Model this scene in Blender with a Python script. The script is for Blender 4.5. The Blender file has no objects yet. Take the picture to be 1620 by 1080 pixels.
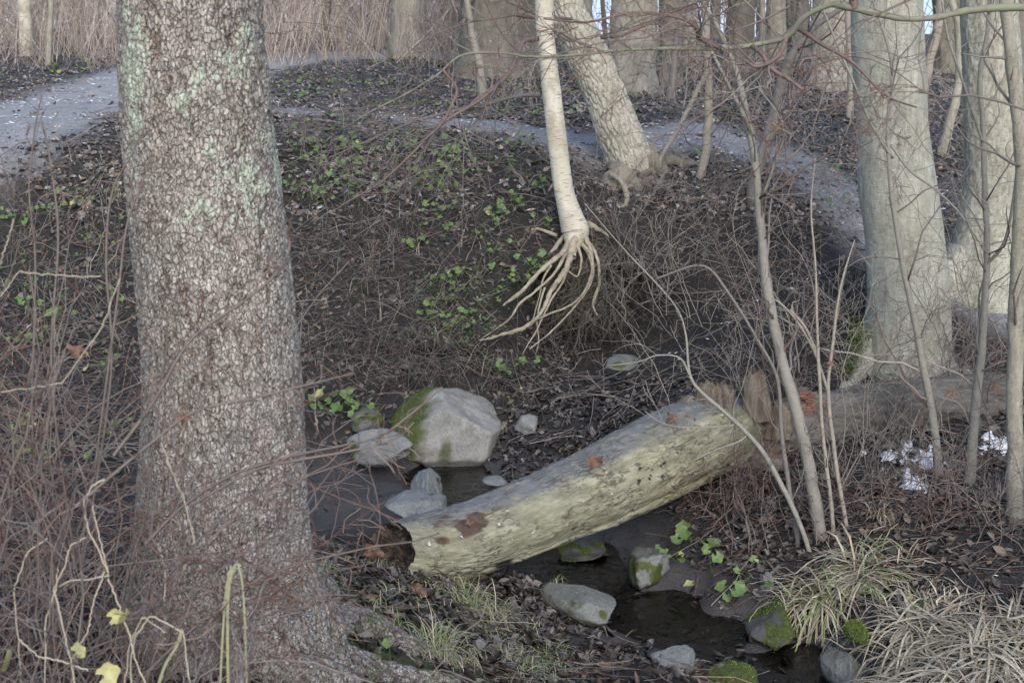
import bpy, math, random
import numpy as np
from mathutils import Vector
R = math.radians
scn = bpy.context.scene
C = scn.collection

# ------------------------------------------------------------------ camera, world, sun, exposure
PITCH = 14.5
CAMZ = 1.6
FPX = 2250.0
cam_d = bpy.data.cameras.new('camera'); cam = bpy.data.objects.new('camera', cam_d); C.objects.link(cam)
cam.location = (0, 0, CAMZ); cam.rotation_euler = (R(90 - PITCH), 0, 0)
cam_d.lens = 50; cam_d.sensor_width = 36; cam_d.clip_end = 3000; cam_d.clip_start = .05
cam_d.dof.use_dof = True; cam_d.dof.focus_distance = 7.6; cam_d.dof.aperture_fstop = 8.5
scn.camera = cam
SUN_EL, SUN_AZ = 34.0, 172.0      # azimuth clockwise from +Y, where the light comes from
w = bpy.data.worlds.new("World"); scn.world = w; w.use_nodes = True
nt = w.node_tree
sky = nt.nodes.new('ShaderNodeTexSky'); sky.sky_type = 'NISHITA'; sky.sun_disc = False
sky.sun_elevation = R(SUN_EL); sky.sun_rotation = R(SUN_AZ); sky.dust_density = 2.0; sky.air_density = 1.0; sky.ozone_density = 2.5
bg = nt.nodes['Background']; bg.inputs[1].default_value = 0.15
nt.links.new(sky.outputs[0], bg.inputs[0])
sd = bpy.data.lights.new('sun', 'SUN'); so = bpy.data.objects.new('sun', sd); C.objects.link(so)
sd.energy = .95; sd.angle = R(32); sd.color = (1.0, .965, .92)
_d = Vector((math.sin(R(SUN_AZ)) * math.cos(R(SUN_EL)), math.cos(R(SUN_AZ)) * math.cos(R(SUN_EL)), math.sin(R(SUN_EL))))
so.rotation_euler = _d.to_track_quat('Z', 'Y').to_euler()
scn.view_settings.view_transform = 'Standard'; scn.view_settings.look = 'None'
scn.view_settings.exposure = 1.25; scn.view_settings.gamma = 1
scn.view_settings.use_curve_mapping = False

# ------------------------------------------------------------------ projection helpers: a photo pixel and a distance give a place
cp, sp = math.cos(R(PITCH)), math.sin(R(PITCH))
def ray(u, v):
    a = (u - 810) / FPX; b = (540 - v) / FPX
    return np.array([a, cp + b * sp, -sp + b * cp])
def P(u, v, Y):
    r = ray(u, v); return np.array([0, 0, CAMZ]) + r * (Y / r[1])
def T(u, v, z):
    r = ray(u, v); return np.array([0, 0, CAMZ]) + r * ((z - CAMZ) / r[2])
def depth(p):
    return p[1] * cp - (p[2] - CAMZ) * sp
def px(p, n): return n * depth(p) / FPX          # size in metres of n photo pixels at p

# ------------------------------------------------------------------ numpy noise
def h3(ix, iy, iz, seed=0):
    U = np.uint32
    h = ix.astype(U) * U(374761393) + iy.astype(U) * U(668265263) + iz.astype(U) * U(2147483647) + U((int(seed) * 1274126177) & 0xffffffff)
    h = (h ^ (h >> U(13))) * U(1274126177)
    h = (h ^ (h >> U(16))) * U(2246822519)
    return ((h ^ (h >> U(15))) & U(0xffffff)) / float(0xffffff)
def vn(p, seed=0):
    i = np.floor(p).astype(np.int64); f = p - i; f = f * f * f * (f * (f * 6 - 15) + 10)
    o = 0
    for dx in (0, 1):
        wx = f[:, 0] if dx else 1 - f[:, 0]
        for dy in (0, 1):
            wy = f[:, 1] if dy else 1 - f[:, 1]
            for dz in (0, 1):
                wz = f[:, 2] if dz else 1 - f[:, 2]
                o = o + wx * wy * wz * h3(i[:, 0] + dx, i[:, 1] + dy, i[:, 2] + dz, seed)
    return o * 2 - 1
def fbm(p, sc, octv=4, seed=0, gain=.5):
    p = np.asarray(p, float) * sc; a = 1; o = 0; t = 0
    for k in range(octv):
        o = o + a * vn(p * (2.03 ** k) + 17.3 * k, seed + k); t += a; a *= gain
    return o / t
def voro(p, seed=0):
    i = np.floor(p).astype(np.int64); f = p - i
    F1 = np.full(len(p), 9.); F2 = np.full(len(p), 9.); ID = np.zeros(len(p))
    for dx in (-1, 0, 1):
        for dy in (-1, 0, 1):
            for dz in (-1, 0, 1):
                a, b, c = i[:, 0] + dx, i[:, 1] + dy, i[:, 2] + dz
                q = np.stack([dx + h3(a, b, c, seed), dy + h3(a, b, c, seed + 7), dz + h3(a, b, c, seed + 13)], 1) - f
                d = np.sqrt((q ** 2).sum(1)); idn = h3(a, b, c, seed + 29)
                m = d < F1
                F2 = np.where(m, F1, np.minimum(F2, d)); ID = np.where(m, idn, ID); F1 = np.where(m, d, F1)
    return F1, F2, ID
def sst(a, b, x):
    t = np.clip((x - a) / (b - a), 0, 1); return t * t * (3 - 2 * t)

# ------------------------------------------------------------------ meshes and the object tree
def mesh(name, V, Fs, mat=None, smooth=True, attrs=None):
    """Fs: one array or a list of arrays (n,3)/(n,4)."""
    if not isinstance(Fs, list): Fs = [Fs]
    Fs = [np.asarray(f) for f in Fs if len(f)]
    me = bpy.data.meshes.new(name)
    V = np.asarray(V, np.float32)
    me.vertices.add(len(V)); me.vertices.foreach_set('co', V.ravel())
    tot = np.concatenate([np.full(len(f), f.shape[1], np.int32) for f in Fs])
    loops = np.concatenate([f.ravel() for f in Fs]).astype(np.int32)
    me.loops.add(len(loops)); me.loops.foreach_set('vertex_index', loops)
    me.polygons.add(len(tot)); st = np.concatenate([[0], np.cumsum(tot)[:-1]]).astype(np.int32)
    me.polygons.foreach_set('loop_start', st); me.polygons.foreach_set('loop_total', tot)
    me.polygons.foreach_set('use_smooth', np.full(len(tot), smooth))
    me.update(calc_edges=True)
    for k, a in (attrs or {}).items():
        at = me.attributes.new(k, 'FLOAT', 'POINT'); at.data.foreach_set('value', np.asarray(a, np.float32))
    if mat: me.materials.append(mat)
    return me
def obj(name, me, parent=None):
    o = bpy.data.objects.new(name, me); C.objects.link(o)
    if parent: o.parent = parent
    return o
def tag(o, label=None, cat=None, group=None, kind=None):
    if label: o['label'] = label
    if cat: o['category'] = cat
    if group: o['group'] = group
    if kind: o['kind'] = kind
    return o
def thing(name, label, cat, loc, group=None):
    o = bpy.data.objects.new(name, None); C.objects.link(o)
    o.location = tuple(float(c) for c in loc); o.empty_display_size = .1
    return tag(o, label, cat, group)
def part(name, V, F, mat, root, smooth=True, attrs=None, kind=None):
    """V in world space; the child is stored relative to its root."""
    off = np.zeros(3); r = root
    while r is not None:
        off = off + np.array(r.location[:]); r = r.parent
    o = obj(name, mesh(name, np.asarray(V) - off, F, mat, smooth, attrs), root)
    if kind: o['kind'] = kind
    return o
def solo(name, V, F, mat, label=None, cat=None, group=None, kind=None, smooth=True, attrs=None, at=None):
    V = np.asarray(V); c = V.mean(0) if at is None else np.asarray(at, float)
    if kind: c = np.zeros(3)
    o = obj(name, mesh(name, V - c, F, mat, smooth, attrs)); o.location = tuple(c)
    return tag(o, label, cat, group, kind)

class Geo:
    """collects verts and faces of many small pieces"""
    def __init__(s): s.V = []; s.F = {3: [], 4: []}; s.n = 0
    def add(s, V, *Fs):
        s.V.append(np.asarray(V, float))
        for F in Fs:
            F = np.asarray(F)
            if len(F): s.F[F.shape[1]].append(F + s.n)
        s.n += len(V)
    def out(s):
        return np.concatenate(s.V), [np.concatenate(s.F[k]) for k in (3, 4) if s.F[k]]

def frames(pts):
    t = np.gradient(pts, axis=0); t /= np.linalg.norm(t, axis=1)[:, None] + 1e-9
    m = np.abs(t.mean(0)); ref = np.zeros(3); ref[int(np.argmin(m))] = 1
    a = np.cross(t, ref); a /= np.linalg.norm(a, axis=1)[:, None] + 1e-9
    b = np.cross(t, a)
    return t, a, b
_fc = {}
def tube_faces(n, k):
    if (n, k) not in _fc:
        i = np.arange(n - 1)[:, None] * k; j = np.arange(k)[None, :]; j2 = (j + 1) % k
        _fc[(n, k)] = np.stack([i + j, i + j2, i + k + j2, i + k + j], -1).reshape(-1, 4)
    return _fc[(n, k)]
def tube(g, pts, rad, k=5, cap=True):
    pts = np.asarray(pts, float); rad = np.broadcast_to(np.asarray(rad, float), (len(pts),))
    t, a, b = frames(pts)
    th = np.arange(k) * 2 * np.pi / k
    V = pts[:, None] + rad[:, None, None] * (a[:, None] * np.cos(th)[None, :, None] + b[:, None] * np.sin(th)[None, :, None])
    V = V.reshape(-1, 3); n = len(pts)
    Q = tube_faces(n, k)
    if cap:
        V = np.vstack([V, pts[-1] + t[-1] * rad[-1] * .6, pts[0]])
        j = np.arange(k); j2 = (j + 1) % k
        tri = np.vstack([np.stack([(n - 1) * k + j, (n - 1) * k + j2, np.full(k, n * k)], 1), np.stack([j2, j, np.full(k, n * k + 1)], 1)])
        g.add(V, Q, tri)
    else: g.add(V, Q)
def spline(pts, n):
    """Catmull-Rom through pts (k,d), n samples"""
    p = np.asarray(pts, float); q = np.vstack([2 * p[0] - p[1], p, 2 * p[-1] - p[-2]])
    s = np.linspace(0, len(p) - 1 - 1e-6, n); i = s.astype(int); f = (s - i)[:, None]
    a, b, c, d = q[i], q[i + 1], q[i + 2], q[i + 3]
    return .5 * (2 * b + (c - a) * f + (2 * a - 5 * b + 4 * c - d) * f ** 2 + (3 * b - a - 3 * c + d) * f ** 3)
def pxline(L, n=24):
    """L: (u,v,Y,width_px) -> sampled world points and radii"""
    W = []
    for u, v, Y, wd in L:
        p = P(u, v, Y); W.append([*p, px(p, wd) / 2])
    s = spline(W, n)
    return s[:, :3], np.maximum(s[:, 3], .0008)

def wiggle(pts, amp, rng, n=6):
    m = len(pts); q = rng.normal(0, amp, (n, 3)); q[0] = 0
    return pts + spline(q, m)
def grow(out, p0, d, L, r, lvl, rng, wander=.25, grav=0., nch=(3, 6), tip=.25, up=0., seg=None, spread=(25, 60)):
    """a branch with side branches; appends (pts, radii, level)"""
    n = max(4, int(seg or (9 if lvl > 1 else 6)))
    d = np.asarray(d, float); d = d / np.linalg.norm(d); pts = [np.asarray(p0, float)]
    for i in range(n - 1):
        d = d + rng.normal(0, wander, 3) / math.sqrt(n) * 1.6 + np.array([0, 0, up - grav]) / n
        d /= np.linalg.norm(d); pts.append(pts[-1] + d * L / (n - 1))
    pts = np.array(pts); rad = r * np.linspace(1, tip, n)
    out.append((pts, rad, lvl))
    if lvl > 0:
        for k in range(int(rng.integers(nch[0], nch[1] + 1))):
            f = rng.uniform(.18, .97); i = min(n - 2, int(f * (n - 1)))
            q = pts[i] + (pts[i + 1] - pts[i]) * (f * (n - 1) - i)
            dd = pts[i + 1] - pts[i]; dd /= np.linalg.norm(dd)
            s = rng.normal(0, 1, 3); s -= s.dot(dd) * dd; s /= np.linalg.norm(s)
            an = R(rng.uniform(*spread)); nd = dd * math.cos(an) + s * math.sin(an)
            grow(out, q, nd, L * rng.uniform(.3, .6) * (1.1 - .5 * f), max(r * (1 - f * (1 - tip)) * rng.uniform(.45, .7), .0007), lvl - 1, rng, wander, grav, nch, tip, up, spread=spread)
    return out
def twigs_on(out, pts, rad, n, Lr, rng, lvl=1, f0=.2, wander=.3, grav=0, up=0., nch=(2, 5), rr=(.3, .55), spread=(25, 65), bias=None):
    for k in range(n):
        f = rng.uniform(f0, .98); i = int(f * (len(pts) - 1)); i = min(i, len(pts) - 2)
        dd = pts[i + 1] - pts[i]; dd = dd / (np.linalg.norm(dd) + 1e-9)
        s = rng.normal(0, 1, 3)
        if bias is not None: s = s + np.asarray(bias)
        s -= s.dot(dd) * dd; s /= np.linalg.norm(s)
        an = R(rng.uniform(*spread))
        grow(out, pts[i], dd * math.cos(an) + s * math.sin(an), rng.uniform(*Lr), max(.0009, min(rad[i] * rng.uniform(*rr), .009)), lvl, rng, wander, grav, nch, .3, up, spread=spread)
def curves_geo(cs, sides=(4, 5, 6), minr=0):
    g = Geo()
    for c in cs:
        r = np.maximum(c[1], minr)
        k = 3 if r[0] < .0025 else 4 if r[0] < .006 else 6 if r[0] < .02 else 10
        tube(g, c[0], r, k, cap=r[0] > .005)
    return g.out()
# ------------------------------------------------------------------ materials
class B:
    def __init__(s, name, rough=.85, spec=.25):
        s.m = bpy.data.materials.new(name); s.m.use_nodes = True; s.nt = s.m.node_tree
        s.b = s.nt.nodes['Principled BSDF']; s.b.inputs['Roughness'].default_value = rough
        s.b.inputs['Specular IOR Level'].default_value = spec; s._g = None; s._p = None
    def n(s, t, props=None, **inp):
        nd = s.nt.nodes.new(t)
        for k, v in (props or {}).items(): setattr(nd, k, v)
        for k, v in inp.items():
            k = int(k[1:]) if k[0] == '_' and k[1:].isdigit() else k
            if isinstance(v, bpy.types.NodeSocket): s.nt.links.new(v, nd.inputs[k])
            else: nd.inputs[k].default_value = v
        return nd
    def pos(s):
        if s._p is None: s._p = s.n('ShaderNodeNewGeometry')
        return s._p.outputs['Position']
    def island(s):
        s.pos(); return s._p.outputs['Random Per Island']
    def nz(s): 
        s.pos(); return s.n('ShaderNodeSeparateXYZ', _0=s._p.outputs['Normal']).outputs[2]
    def attr(s, k): return s.n('ShaderNodeAttribute', {'attribute_name': k}).outputs['Fac']
    def scaled(s, sc, vec=None): return s.n('ShaderNodeVectorMath', {'operation': 'MULTIPLY'}, _0=vec or s.pos(), _1=sc).outputs[0]
    def noise(s, sc, det=4, rough=.55, vec=None, dist=0):
        return s.n('ShaderNodeTexNoise', Vector=vec or s.pos(), Scale=sc, Detail=det, Roughness=rough, Distortion=dist).outputs[0]
    def vor(s, sc, vec=None, feat='F1', rnd=1.): 
        return s.n('ShaderNodeTexVoronoi', {'feature': feat}, Vector=vec or s.pos(), Scale=sc, Randomness=rnd).outputs[0]
    def ramp(s, f, stops, const=False):
        nd = s.n('ShaderNodeValToRGB', _0=f); e = nd.color_ramp.elements
        if const: nd.color_ramp.interpolation = 'CONSTANT'
        while len(e) < len(stops): e.new(.5)
        for k, (p, c) in enumerate(stops):
            e[k].position = p; e[k].color = (*c, 1) if len(c) == 3 else c
        return nd.outputs[0]
    def step(s, f, a, b): return s.n('ShaderNodeMapRange', {'interpolation_type': 'SMOOTHSTEP'}, _0=f, _1=a, _2=b).outputs[0]
    def math(s, op, a, b=0.): return s.n('ShaderNodeMath', {'operation': op}, _0=a, _1=b).outputs[0]
    def mix(s, f, a, b, mode='MIX'):
        nd = s.n('ShaderNodeMix', {'data_type': 'RGBA', 'blend_type': mode})
        for k, v in ((0, f), (6, a), (7, b)):
            if isinstance(v, bpy.types.NodeSocket): s.nt.links.new(v, nd.inputs[k])
            else: nd.inputs[k].default_value = v if k == 0 else (*v, 1)
        return nd.outputs[2]
    def bump(s, h, dist, st=1.):
        a = dict(Height=h, Distance=dist, Strength=st)
        if s._g is not None: a['Normal'] = s._g
        s._g = s.n('ShaderNodeBump', **a).outputs[0]
    def done(s, col=None, rough=None):
        if col is not None:
            if isinstance(col, bpy.types.NodeSocket): s.nt.links.new(col, s.b.inputs['Base Color'])
            else: s.b.inputs['Base Color'].default_value = (*col, 1)
        if rough is not None: s.nt.links.new(rough, s.b.inputs['Roughness'])
        if s._g is not None: s.nt.links.new(s._g, s.b.inputs['Normal'])
        return s.m

def m_ground():
    b = B('soil', .9, .2)
    n1 = b.noise(1.1, 5); n2 = b.noise(14, 6, .7); n3 = b.noise(75, 4, .7)
    c = b.ramp(n2, [(.3, (.025, .023, .021)), (.55, (.048, .044, .041)), (.8, (.085, .077, .070))])
    c = b.mix(b.step(n1, .45, .65), c, b.ramp(n3, [(.3, (.024, .023, .022)), (.7, (.060, .056, .053))]))
    mud = b.mix(.5, b.ramp(b.noise(9, 6, .65), [(.3, (.075, .070, .068)), (.7, (.14, .13, .127))]), b.ramp(b.noise(110, 4, .8), [(.35, (.03, .029, .029)), (.65, (.15, .142, .14))]))
    c = b.mix(b.attr('mud'), c, mud)
    pth = b.mix(.5, b.ramp(b.noise(5, 6, .75), [(.3, (.17, .16, .155)), (.5, (.33, .325, .32)), (.7, (.52, .52, .53))]), b.ramp(b.noise(40, 5, .8), [(.38, (.10, .095, .09)), (.62, (.56, .56, .57))]))
    c = b.mix(b.attr('path'), c, pth)
    fr = b.math('MULTIPLY', b.step(b.noise(42, 5, .75), .50, .70), b.math('MULTIPLY', b.attr('frost'), .75))
    c = b.mix(fr, c, (.55, .57, .62))
    c = b.mix(b.math('MULTIPLY', b.attr('moss'), .7), c, b.ramp(n2, [(.3, (.07, .062, .045)), (.7, (.17, .155, .105))]))
    gm = b.math('MULTIPLY', b.step(b.noise(5, 5, .7), .45, .58), b.attr('moss'))
    c = b.mix(gm, c, b.ramp(n3, [(.3, (.055, .07, .02)), (.7, (.13, .135, .05))]))
    b.bump(n2, .03, .7); b.bump(n3, .014, .9); b.bump(b.noise(150, 3, .7), .005, .9)
    rg = b.math('SUBTRACT', .92, b.math('MULTIPLY', b.attr('wet'), .55))
    return b.done(c, rg)
def m_leaf(name, stops, frost=0., rough=.7):
    b = B(name, rough, .3)
    c = b.ramp(b.island(), stops)
    c = b.mix(.5, c, b.ramp(b.noise(60, 3), [(.3, (.25, .25, .25)), (.7, (1, 1, 1))]), 'MULTIPLY')
    if frost:
        f = b.math('MULTIPLY', b.step(b.noise(30, 4, .7), .52, .62), frost)
        c = b.mix(f, c, (.5, .52, .56))
    return b.done(c)
def m_spruce():
    b = B('spruce_bark', .9, .15)
    pl = b.attr('plate'); n = b.noise(45, 5, .7)
    c = b.ramp(pl, [(0, (.22, .205, .19)), (.35, (.30, .285, .26)), (.6, (.37, .355, .325)), (.8, (.27, .255, .23)), (1, (.34, .30, .275))])
    wv = b.n('ShaderNodeTexNoise', Vector=b.pos(), Scale=40., Detail=3.).outputs[1]
    wv = b.n('ShaderNodeVectorMath', {'operation': 'MULTIPLY_ADD'}, _0=wv, _1=(.022, .022, .022), _2=b.pos()).outputs[0]
    sv = b.scaled((1, 1, .5), wv)
    vd = b.vor(96, sv, 'DISTANCE_TO_EDGE'); vc = b.n('ShaderNodeTexVoronoi', Vector=sv, Scale=96.).outputs[1]
    vr = b.n('ShaderNodeSeparateColor', _0=vc).outputs[0]
    c = b.mix(.75, c, b.ramp(vr, [(0, (.70, .68, .67)), (.5, (.98, .97, .96)), (1, (1.25, 1.25, 1.25))]), 'MULTIPLY')
    c = b.mix(.55, c, b.ramp(b.noise(150, 4, .75), [(.32, (.5, .47, .45)), (.68, (1.3, 1.3, 1.3))]), 'MULTIPLY')
    crack = b.math('MULTIPLY', b.step(vd, .10, .01), b.step(b.noise(30, 3), .40, .52))
    c = b.mix(b.math('MULTIPLY', crack, .6), c, (.055, .040, .034))
    fz = b.noise(24, 5, .75, b.scaled((1, 1, .22)), .8); fz = b.step(b.math('ABSOLUTE', b.math('SUBTRACT', fz, .5)), .03, .004); c = b.mix(b.math('MULTIPLY', fz, .5), c, (.05, .036, .03))
    c = b.mix(b.attr('edge'), c, b.ramp(b.noise(20, 2), [(.35, (.075, .055, .046)), (.7, (.13, .09, .07))]))
    c = b.mix(b.math('MULTIPLY', b.step(b.noise(9, 4, .7), .58, .7), .5), c, (.34, .30, .28))
    lc = b.ramp(b.noise(90, 4, .7), [(.3, (.26, .30, .24)), (.7, (.40, .44, .365))])
    c = b.mix(b.math('MULTIPLY', b.attr('lichen'), b.step(b.noise(110, 3, .7), .25, .42)), c, lc)
    c = b.mix(b.math('MULTIPLY', b.attr('moss'), b.step(b.noise(18, 4, .7), .42, .6)), c, (.10, .13, .035))
    b.bump(fz, .006, -1.); b.bump(b.step(vd, 0., .11), .006, 1.); b.bump(vr, .005, .9); b.bump(n, .006, .7); b.bump(b.noise(140, 4, .7), .003, .9)
    return b.done(c)
def m_beech(name, c0, c1, green=.3, rough_bark=0.):
    b = B(name, .8, .2)
    v = b.scaled((1, 1, .25)); h = b.scaled((1, 1, 6))
    n = b.noise(9, 5, .65, v)
    c = b.ramp(n, [(.3, c0), (.7, c1)])
    c = b.mix(b.math('MULTIPLY', b.step(b.noise(2.2, 6, .75), .46, .70), green), c, (.23, .24, .165))
    c = b.mix(b.math('MULTIPLY', b.step(b.noise(14, 5, .75, b.scaled((1, 1, .12))), .56, .68), .55), c, (.13, .115, .09))
    c = b.mix(b.math('MULTIPLY', b.step(b.noise(28, 3, .6, h), .62, .7), .6), c, (.12, .11, .09))
    c = b.mix(b.math('MULTIPLY', b.step(b.vor(26), .10, .05), .7), c, (.09, .08, .06))
    c = b.mix(b.math('MULTIPLY', b.step(b.noise(5, 4, .7), .6, .68), .5), c, (.42, .43, .37))
    c = b.mix(.6, c, b.ramp(b.noise(42, 6, .85, b.scaled((1, 1, .35))), [(.34, (.50, .48, .44)), (.66, (1.3, 1.3, 1.28))]), 'MULTIPLY')
    c = b.mix(b.math('MULTIPLY', b.step(b.noise(2.6, 6, .8, b.scaled((1, 1, .3))), .56, .66), .28), c, (.18, .175, .14))
    c = b.mix(b.math('MULTIPLY', b.step(b.vor(9), .16, .10), .5), c, (.40, .42, .38))
    wr = b.noise(15, 5, .7, b.scaled((1, 1, 3.8)), .8); wl = b.math('MULTIPLY', b.step(b.math('ABSOLUTE', b.math('SUBTRACT', wr, .5)), .024, .004), b.step(b.noise(3, 3), .40, .54))
    vr_ = b.noise(26, 5, .7, b.scaled((1, 1, .16)), .6); vl = b.math('MULTIPLY', b.step(b.math('ABSOLUTE', b.math('SUBTRACT', vr_, .5)), .022, .004), b.step(b.noise(2.5, 3), .44, .58))
    c = b.mix(b.math('MULTIPLY', vl, .65), c, (.12, .11, .085)); c = b.mix(b.math('MULTIPLY', b.step(b.vor(31), .13, .07), .8), c, (.06, .05, .04))
    c = b.mix(b.math('MULTIPLY', wl, .7), c, (.11, .10, .08))
    c = b.mix(b.math('MULTIPLY', b.attr('edge'), .85), c, (.13, .115, .09))
    c = b.mix(b.attr('moss'), c, b.ramp(b.noise(70, 3), [(.3, (.04, .06, .012)), (.7, (.10, .13, .03))]))
    b.bump(wl, .003, -1.); b.bump(vl, .004, -1.); b.bump(n, .012, .7); b.bump(b.noise(70, 5, .75, h), .004, .9); b.bump(b.noise(30, 5, .7), .006, .8)
    return b.done(c)
def m_birch():
    b = B('birch_bark', .7, .3)
    h = b.scaled((1, 1, 7))
    c = b.ramp(b.noise(7, 4), [(.3, (.33, .305, .24)), (.7, (.50, .475, .40))])
    l = b.step(b.noise(17, 4, .6, h), .56, .63)
    c = b.mix(b.math('MULTIPLY', l, .75), c, (.16, .12, .08))
    c = b.mix(b.math('MULTIPLY', b.step(b.noise(4, 5, .7), .56, .66), .45), c, (.17, .17, .09))
    c = b.mix(b.math('MULTIPLY', b.attr('edge'), .9), c, (.10, .08, .06))
    b.bump(l, .002, -.7); b.bump(b.noise(60, 4), .002, .8)
    return b.done(c)
def m_root():
    b = B('root_bark', .75, .25)
    c = b.ramp(b.noise(13, 5, .7), [(.3, (.15, .125, .09)), (.7, (.34, .30, .225))])
    b.bump(b.noise(50, 4, .7), .004, .8)
    return b.done(c)
def m_twig(name, stops, rough=.75):
    b = B(name, rough, .25)
    c = b.ramp(b.island(), stops)
    c = b.mix(.45, c, b.ramp(b.noise(45, 4, .7), [(.3, (.45, .42, .4)), (.7, (1.2, 1.2, 1.2))]), 'MULTIPLY')
    b.bump(b.noise(120, 3), .001, .8)
    return b.done(c)
def m_log():
    b = B('weathered_log', .72, .3)
    s = b.attr('s'); t = b.attr('t')
    v = b.n('ShaderNodeCombineXYZ', _0=b.math('MULTIPLY', s, .28), _1=b.math('MULTIPLY', t, 1.0), _2=0.).outputs[0]
    v2 = b.n('ShaderNodeCombineXYZ', _0=b.math('MULTIPLY', s, .07), _1=t, _2=3.).outputs[0]
    n = b.noise(14, 6, .65, v)
    c = b.ramp(n, [(.3, (.13, .122, .085)), (.5, (.235, .225, .155)), (.7, (.36, .35, .262))])
    c = b.mix(b.math('MULTIPLY', b.step(b.noise(3.2, 5, .7), .50, .66), .45), c, (.19, .19, .095))
    c = b.mix(b.math('MULTIPLY', b.step(b.noise(9, 5, .7, v2), .58, .66), .7), c, (.10, .085, .06))
    c = b.mix(b.math('MULTIPLY', b.attr('top'), b.step(b.noise(11, 5, .7), .25, .55)), c, (.125, .13, .135))  # bluish sky light on the log's upper side, painted into the colour
    c = b.mix(b.math('MULTIPLY', b.attr('edge'), .8), c, (.06, .052, .038))
    v3 = b.n('ShaderNodeCombineXYZ', _0=b.math('MULTIPLY', s, .22), _1=t, _2=7.).outputs[0]
    k1 = b.noise(26, 5, .7, v3, 1.2); k2 = b.step(b.math('ABSOLUTE', b.math('SUBTRACT', k1, .5)), .022, .004); k2 = b.math('MULTIPLY', k2, b.step(b.noise(5, 4, .6, v3), .44, .56))
    c = b.mix(b.math('MULTIPLY', k2, .85), c, (.05, .043, .032))
    c = b.mix(b.math('MULTIPLY', b.step(b.noise(6, 6, .75, v3), .54, .60), .5), c, (.15, .14, .105))
    b.bump(k2, .008, -1.)
    c = b.mix(b.attr('red'), c, b.ramp(b.noise(30, 4), [(.3, (.035, .022, .018)), (.7, (.10, .058, .04))]))
    c = b.mix(b.math('MULTIPLY', b.step(b.noise(22, 3, .6), .70, .73), .8), c, (.55, .56, .52))
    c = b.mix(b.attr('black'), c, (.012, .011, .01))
    c = b.mix(.5, c, b.ramp(b.noise(60, 6, .8, v), [(.3, (.55, .52, .48)), (.7, (1.3, 1.3, 1.3))]), 'MULTIPLY')
    b.bump(n, .014, .8); b.bump(b.noise(80, 4, .7, v), .006, .9)
    return b.done(c)
def m_oldlog():
    b = B('rotten_log', .85, .2)
    n = b.noise(10, 6, .7, b.scaled((.25, 1, 1)))
    c = b.ramp(n, [(.3, (.06, .056, .05)), (.5, (.115, .108, .098)), (.7, (.20, .19, .175))])
    c = b.mix(.6, c, b.ramp(b.noise(50, 6, .8, b.scaled((.4, 1, 1))), [(.34, (.5, .5, .48)), (.66, (1.3, 1.3, 1.3))]), 'MULTIPLY')
    c = b.mix(b.math('MULTIPLY', b.step(b.noise(7, 4), .6, .66), .9), c, (.15, .085, .06))
    b.bump(n, .02, .9); b.bump(b.noise(70, 4, .7), .005, .9)
    return b.done(c)
def m_torn():
    b = B('torn_wood', .8, .2)
    n = b.noise(22, 6, .7, b.scaled((1, 1, .15)))
    c = b.ramp(n, [(.25, (.03, .024, .02)), (.45, (.10, .08, .062)), (.6, (.19, .16, .125)), (.78, (.17, .165, .145))])
    c = b.mix(b.math('MULTIPLY', b.step(b.noise(6, 3), .58, .66), .4), c, (.17, .085, .05))
    b.bump(n, .02, 1.)
    return b.done(c)
def m_stone(name, c0, c1, moss=1.):
    b = B(name, .8, .3)
    n = b.noise(6, 6, .7); f = b.noise(90, 4, .75)
    c = b.ramp(n, [(.3, c0), (.7, c1)])
    c = b.mix(.5, c, b.ramp(f, [(.35, (.38, .37, .36)), (.65, (1.25, 1.25, 1.25))]), 'MULTIPLY')
    c = b.mix(b.math('MULTIPLY', b.step(b.noise(4, 6, .8), .50, .60), .5), c, (.12, .12, .10))
    mm = b.ramp(b.noise(70, 4, .7), [(.3, (.025, .035, .010)), (.7, (.075, .09, .022))])
    ck = b.noise(5, 5, .75, b.scaled((1, 1, 1.6)), .9); ck = b.math('MULTIPLY', b.step(b.math('ABSOLUTE', b.math('SUBTRACT', ck, .5)), .012, .002), b.step(b.noise(2.3, 3), .46, .56))
    c = b.mix(b.math('MULTIPLY', ck, .7), c, (.05, .048, .042)); b.bump(ck, .006, -1.)
    c = b.mix(b.attr('moss'), c, mm)
    c = b.mix(b.attr('wet'), c, (.018, .018, .016))
    b.bump(n, .03, .5); b.bump(f, .004, .8)
    return b.done(c, b.math('SUBTRACT', .85, b.math('MULTIPLY', b.attr('wet'), .6)))
def m_moss():
    b = B('moss', .9, .1)
    return b.done(b.ramp(b.island(), [(0, (.04, .065, .012)), (.6, (.10, .15, .025)), (1, (.20, .26, .05))]))
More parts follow.
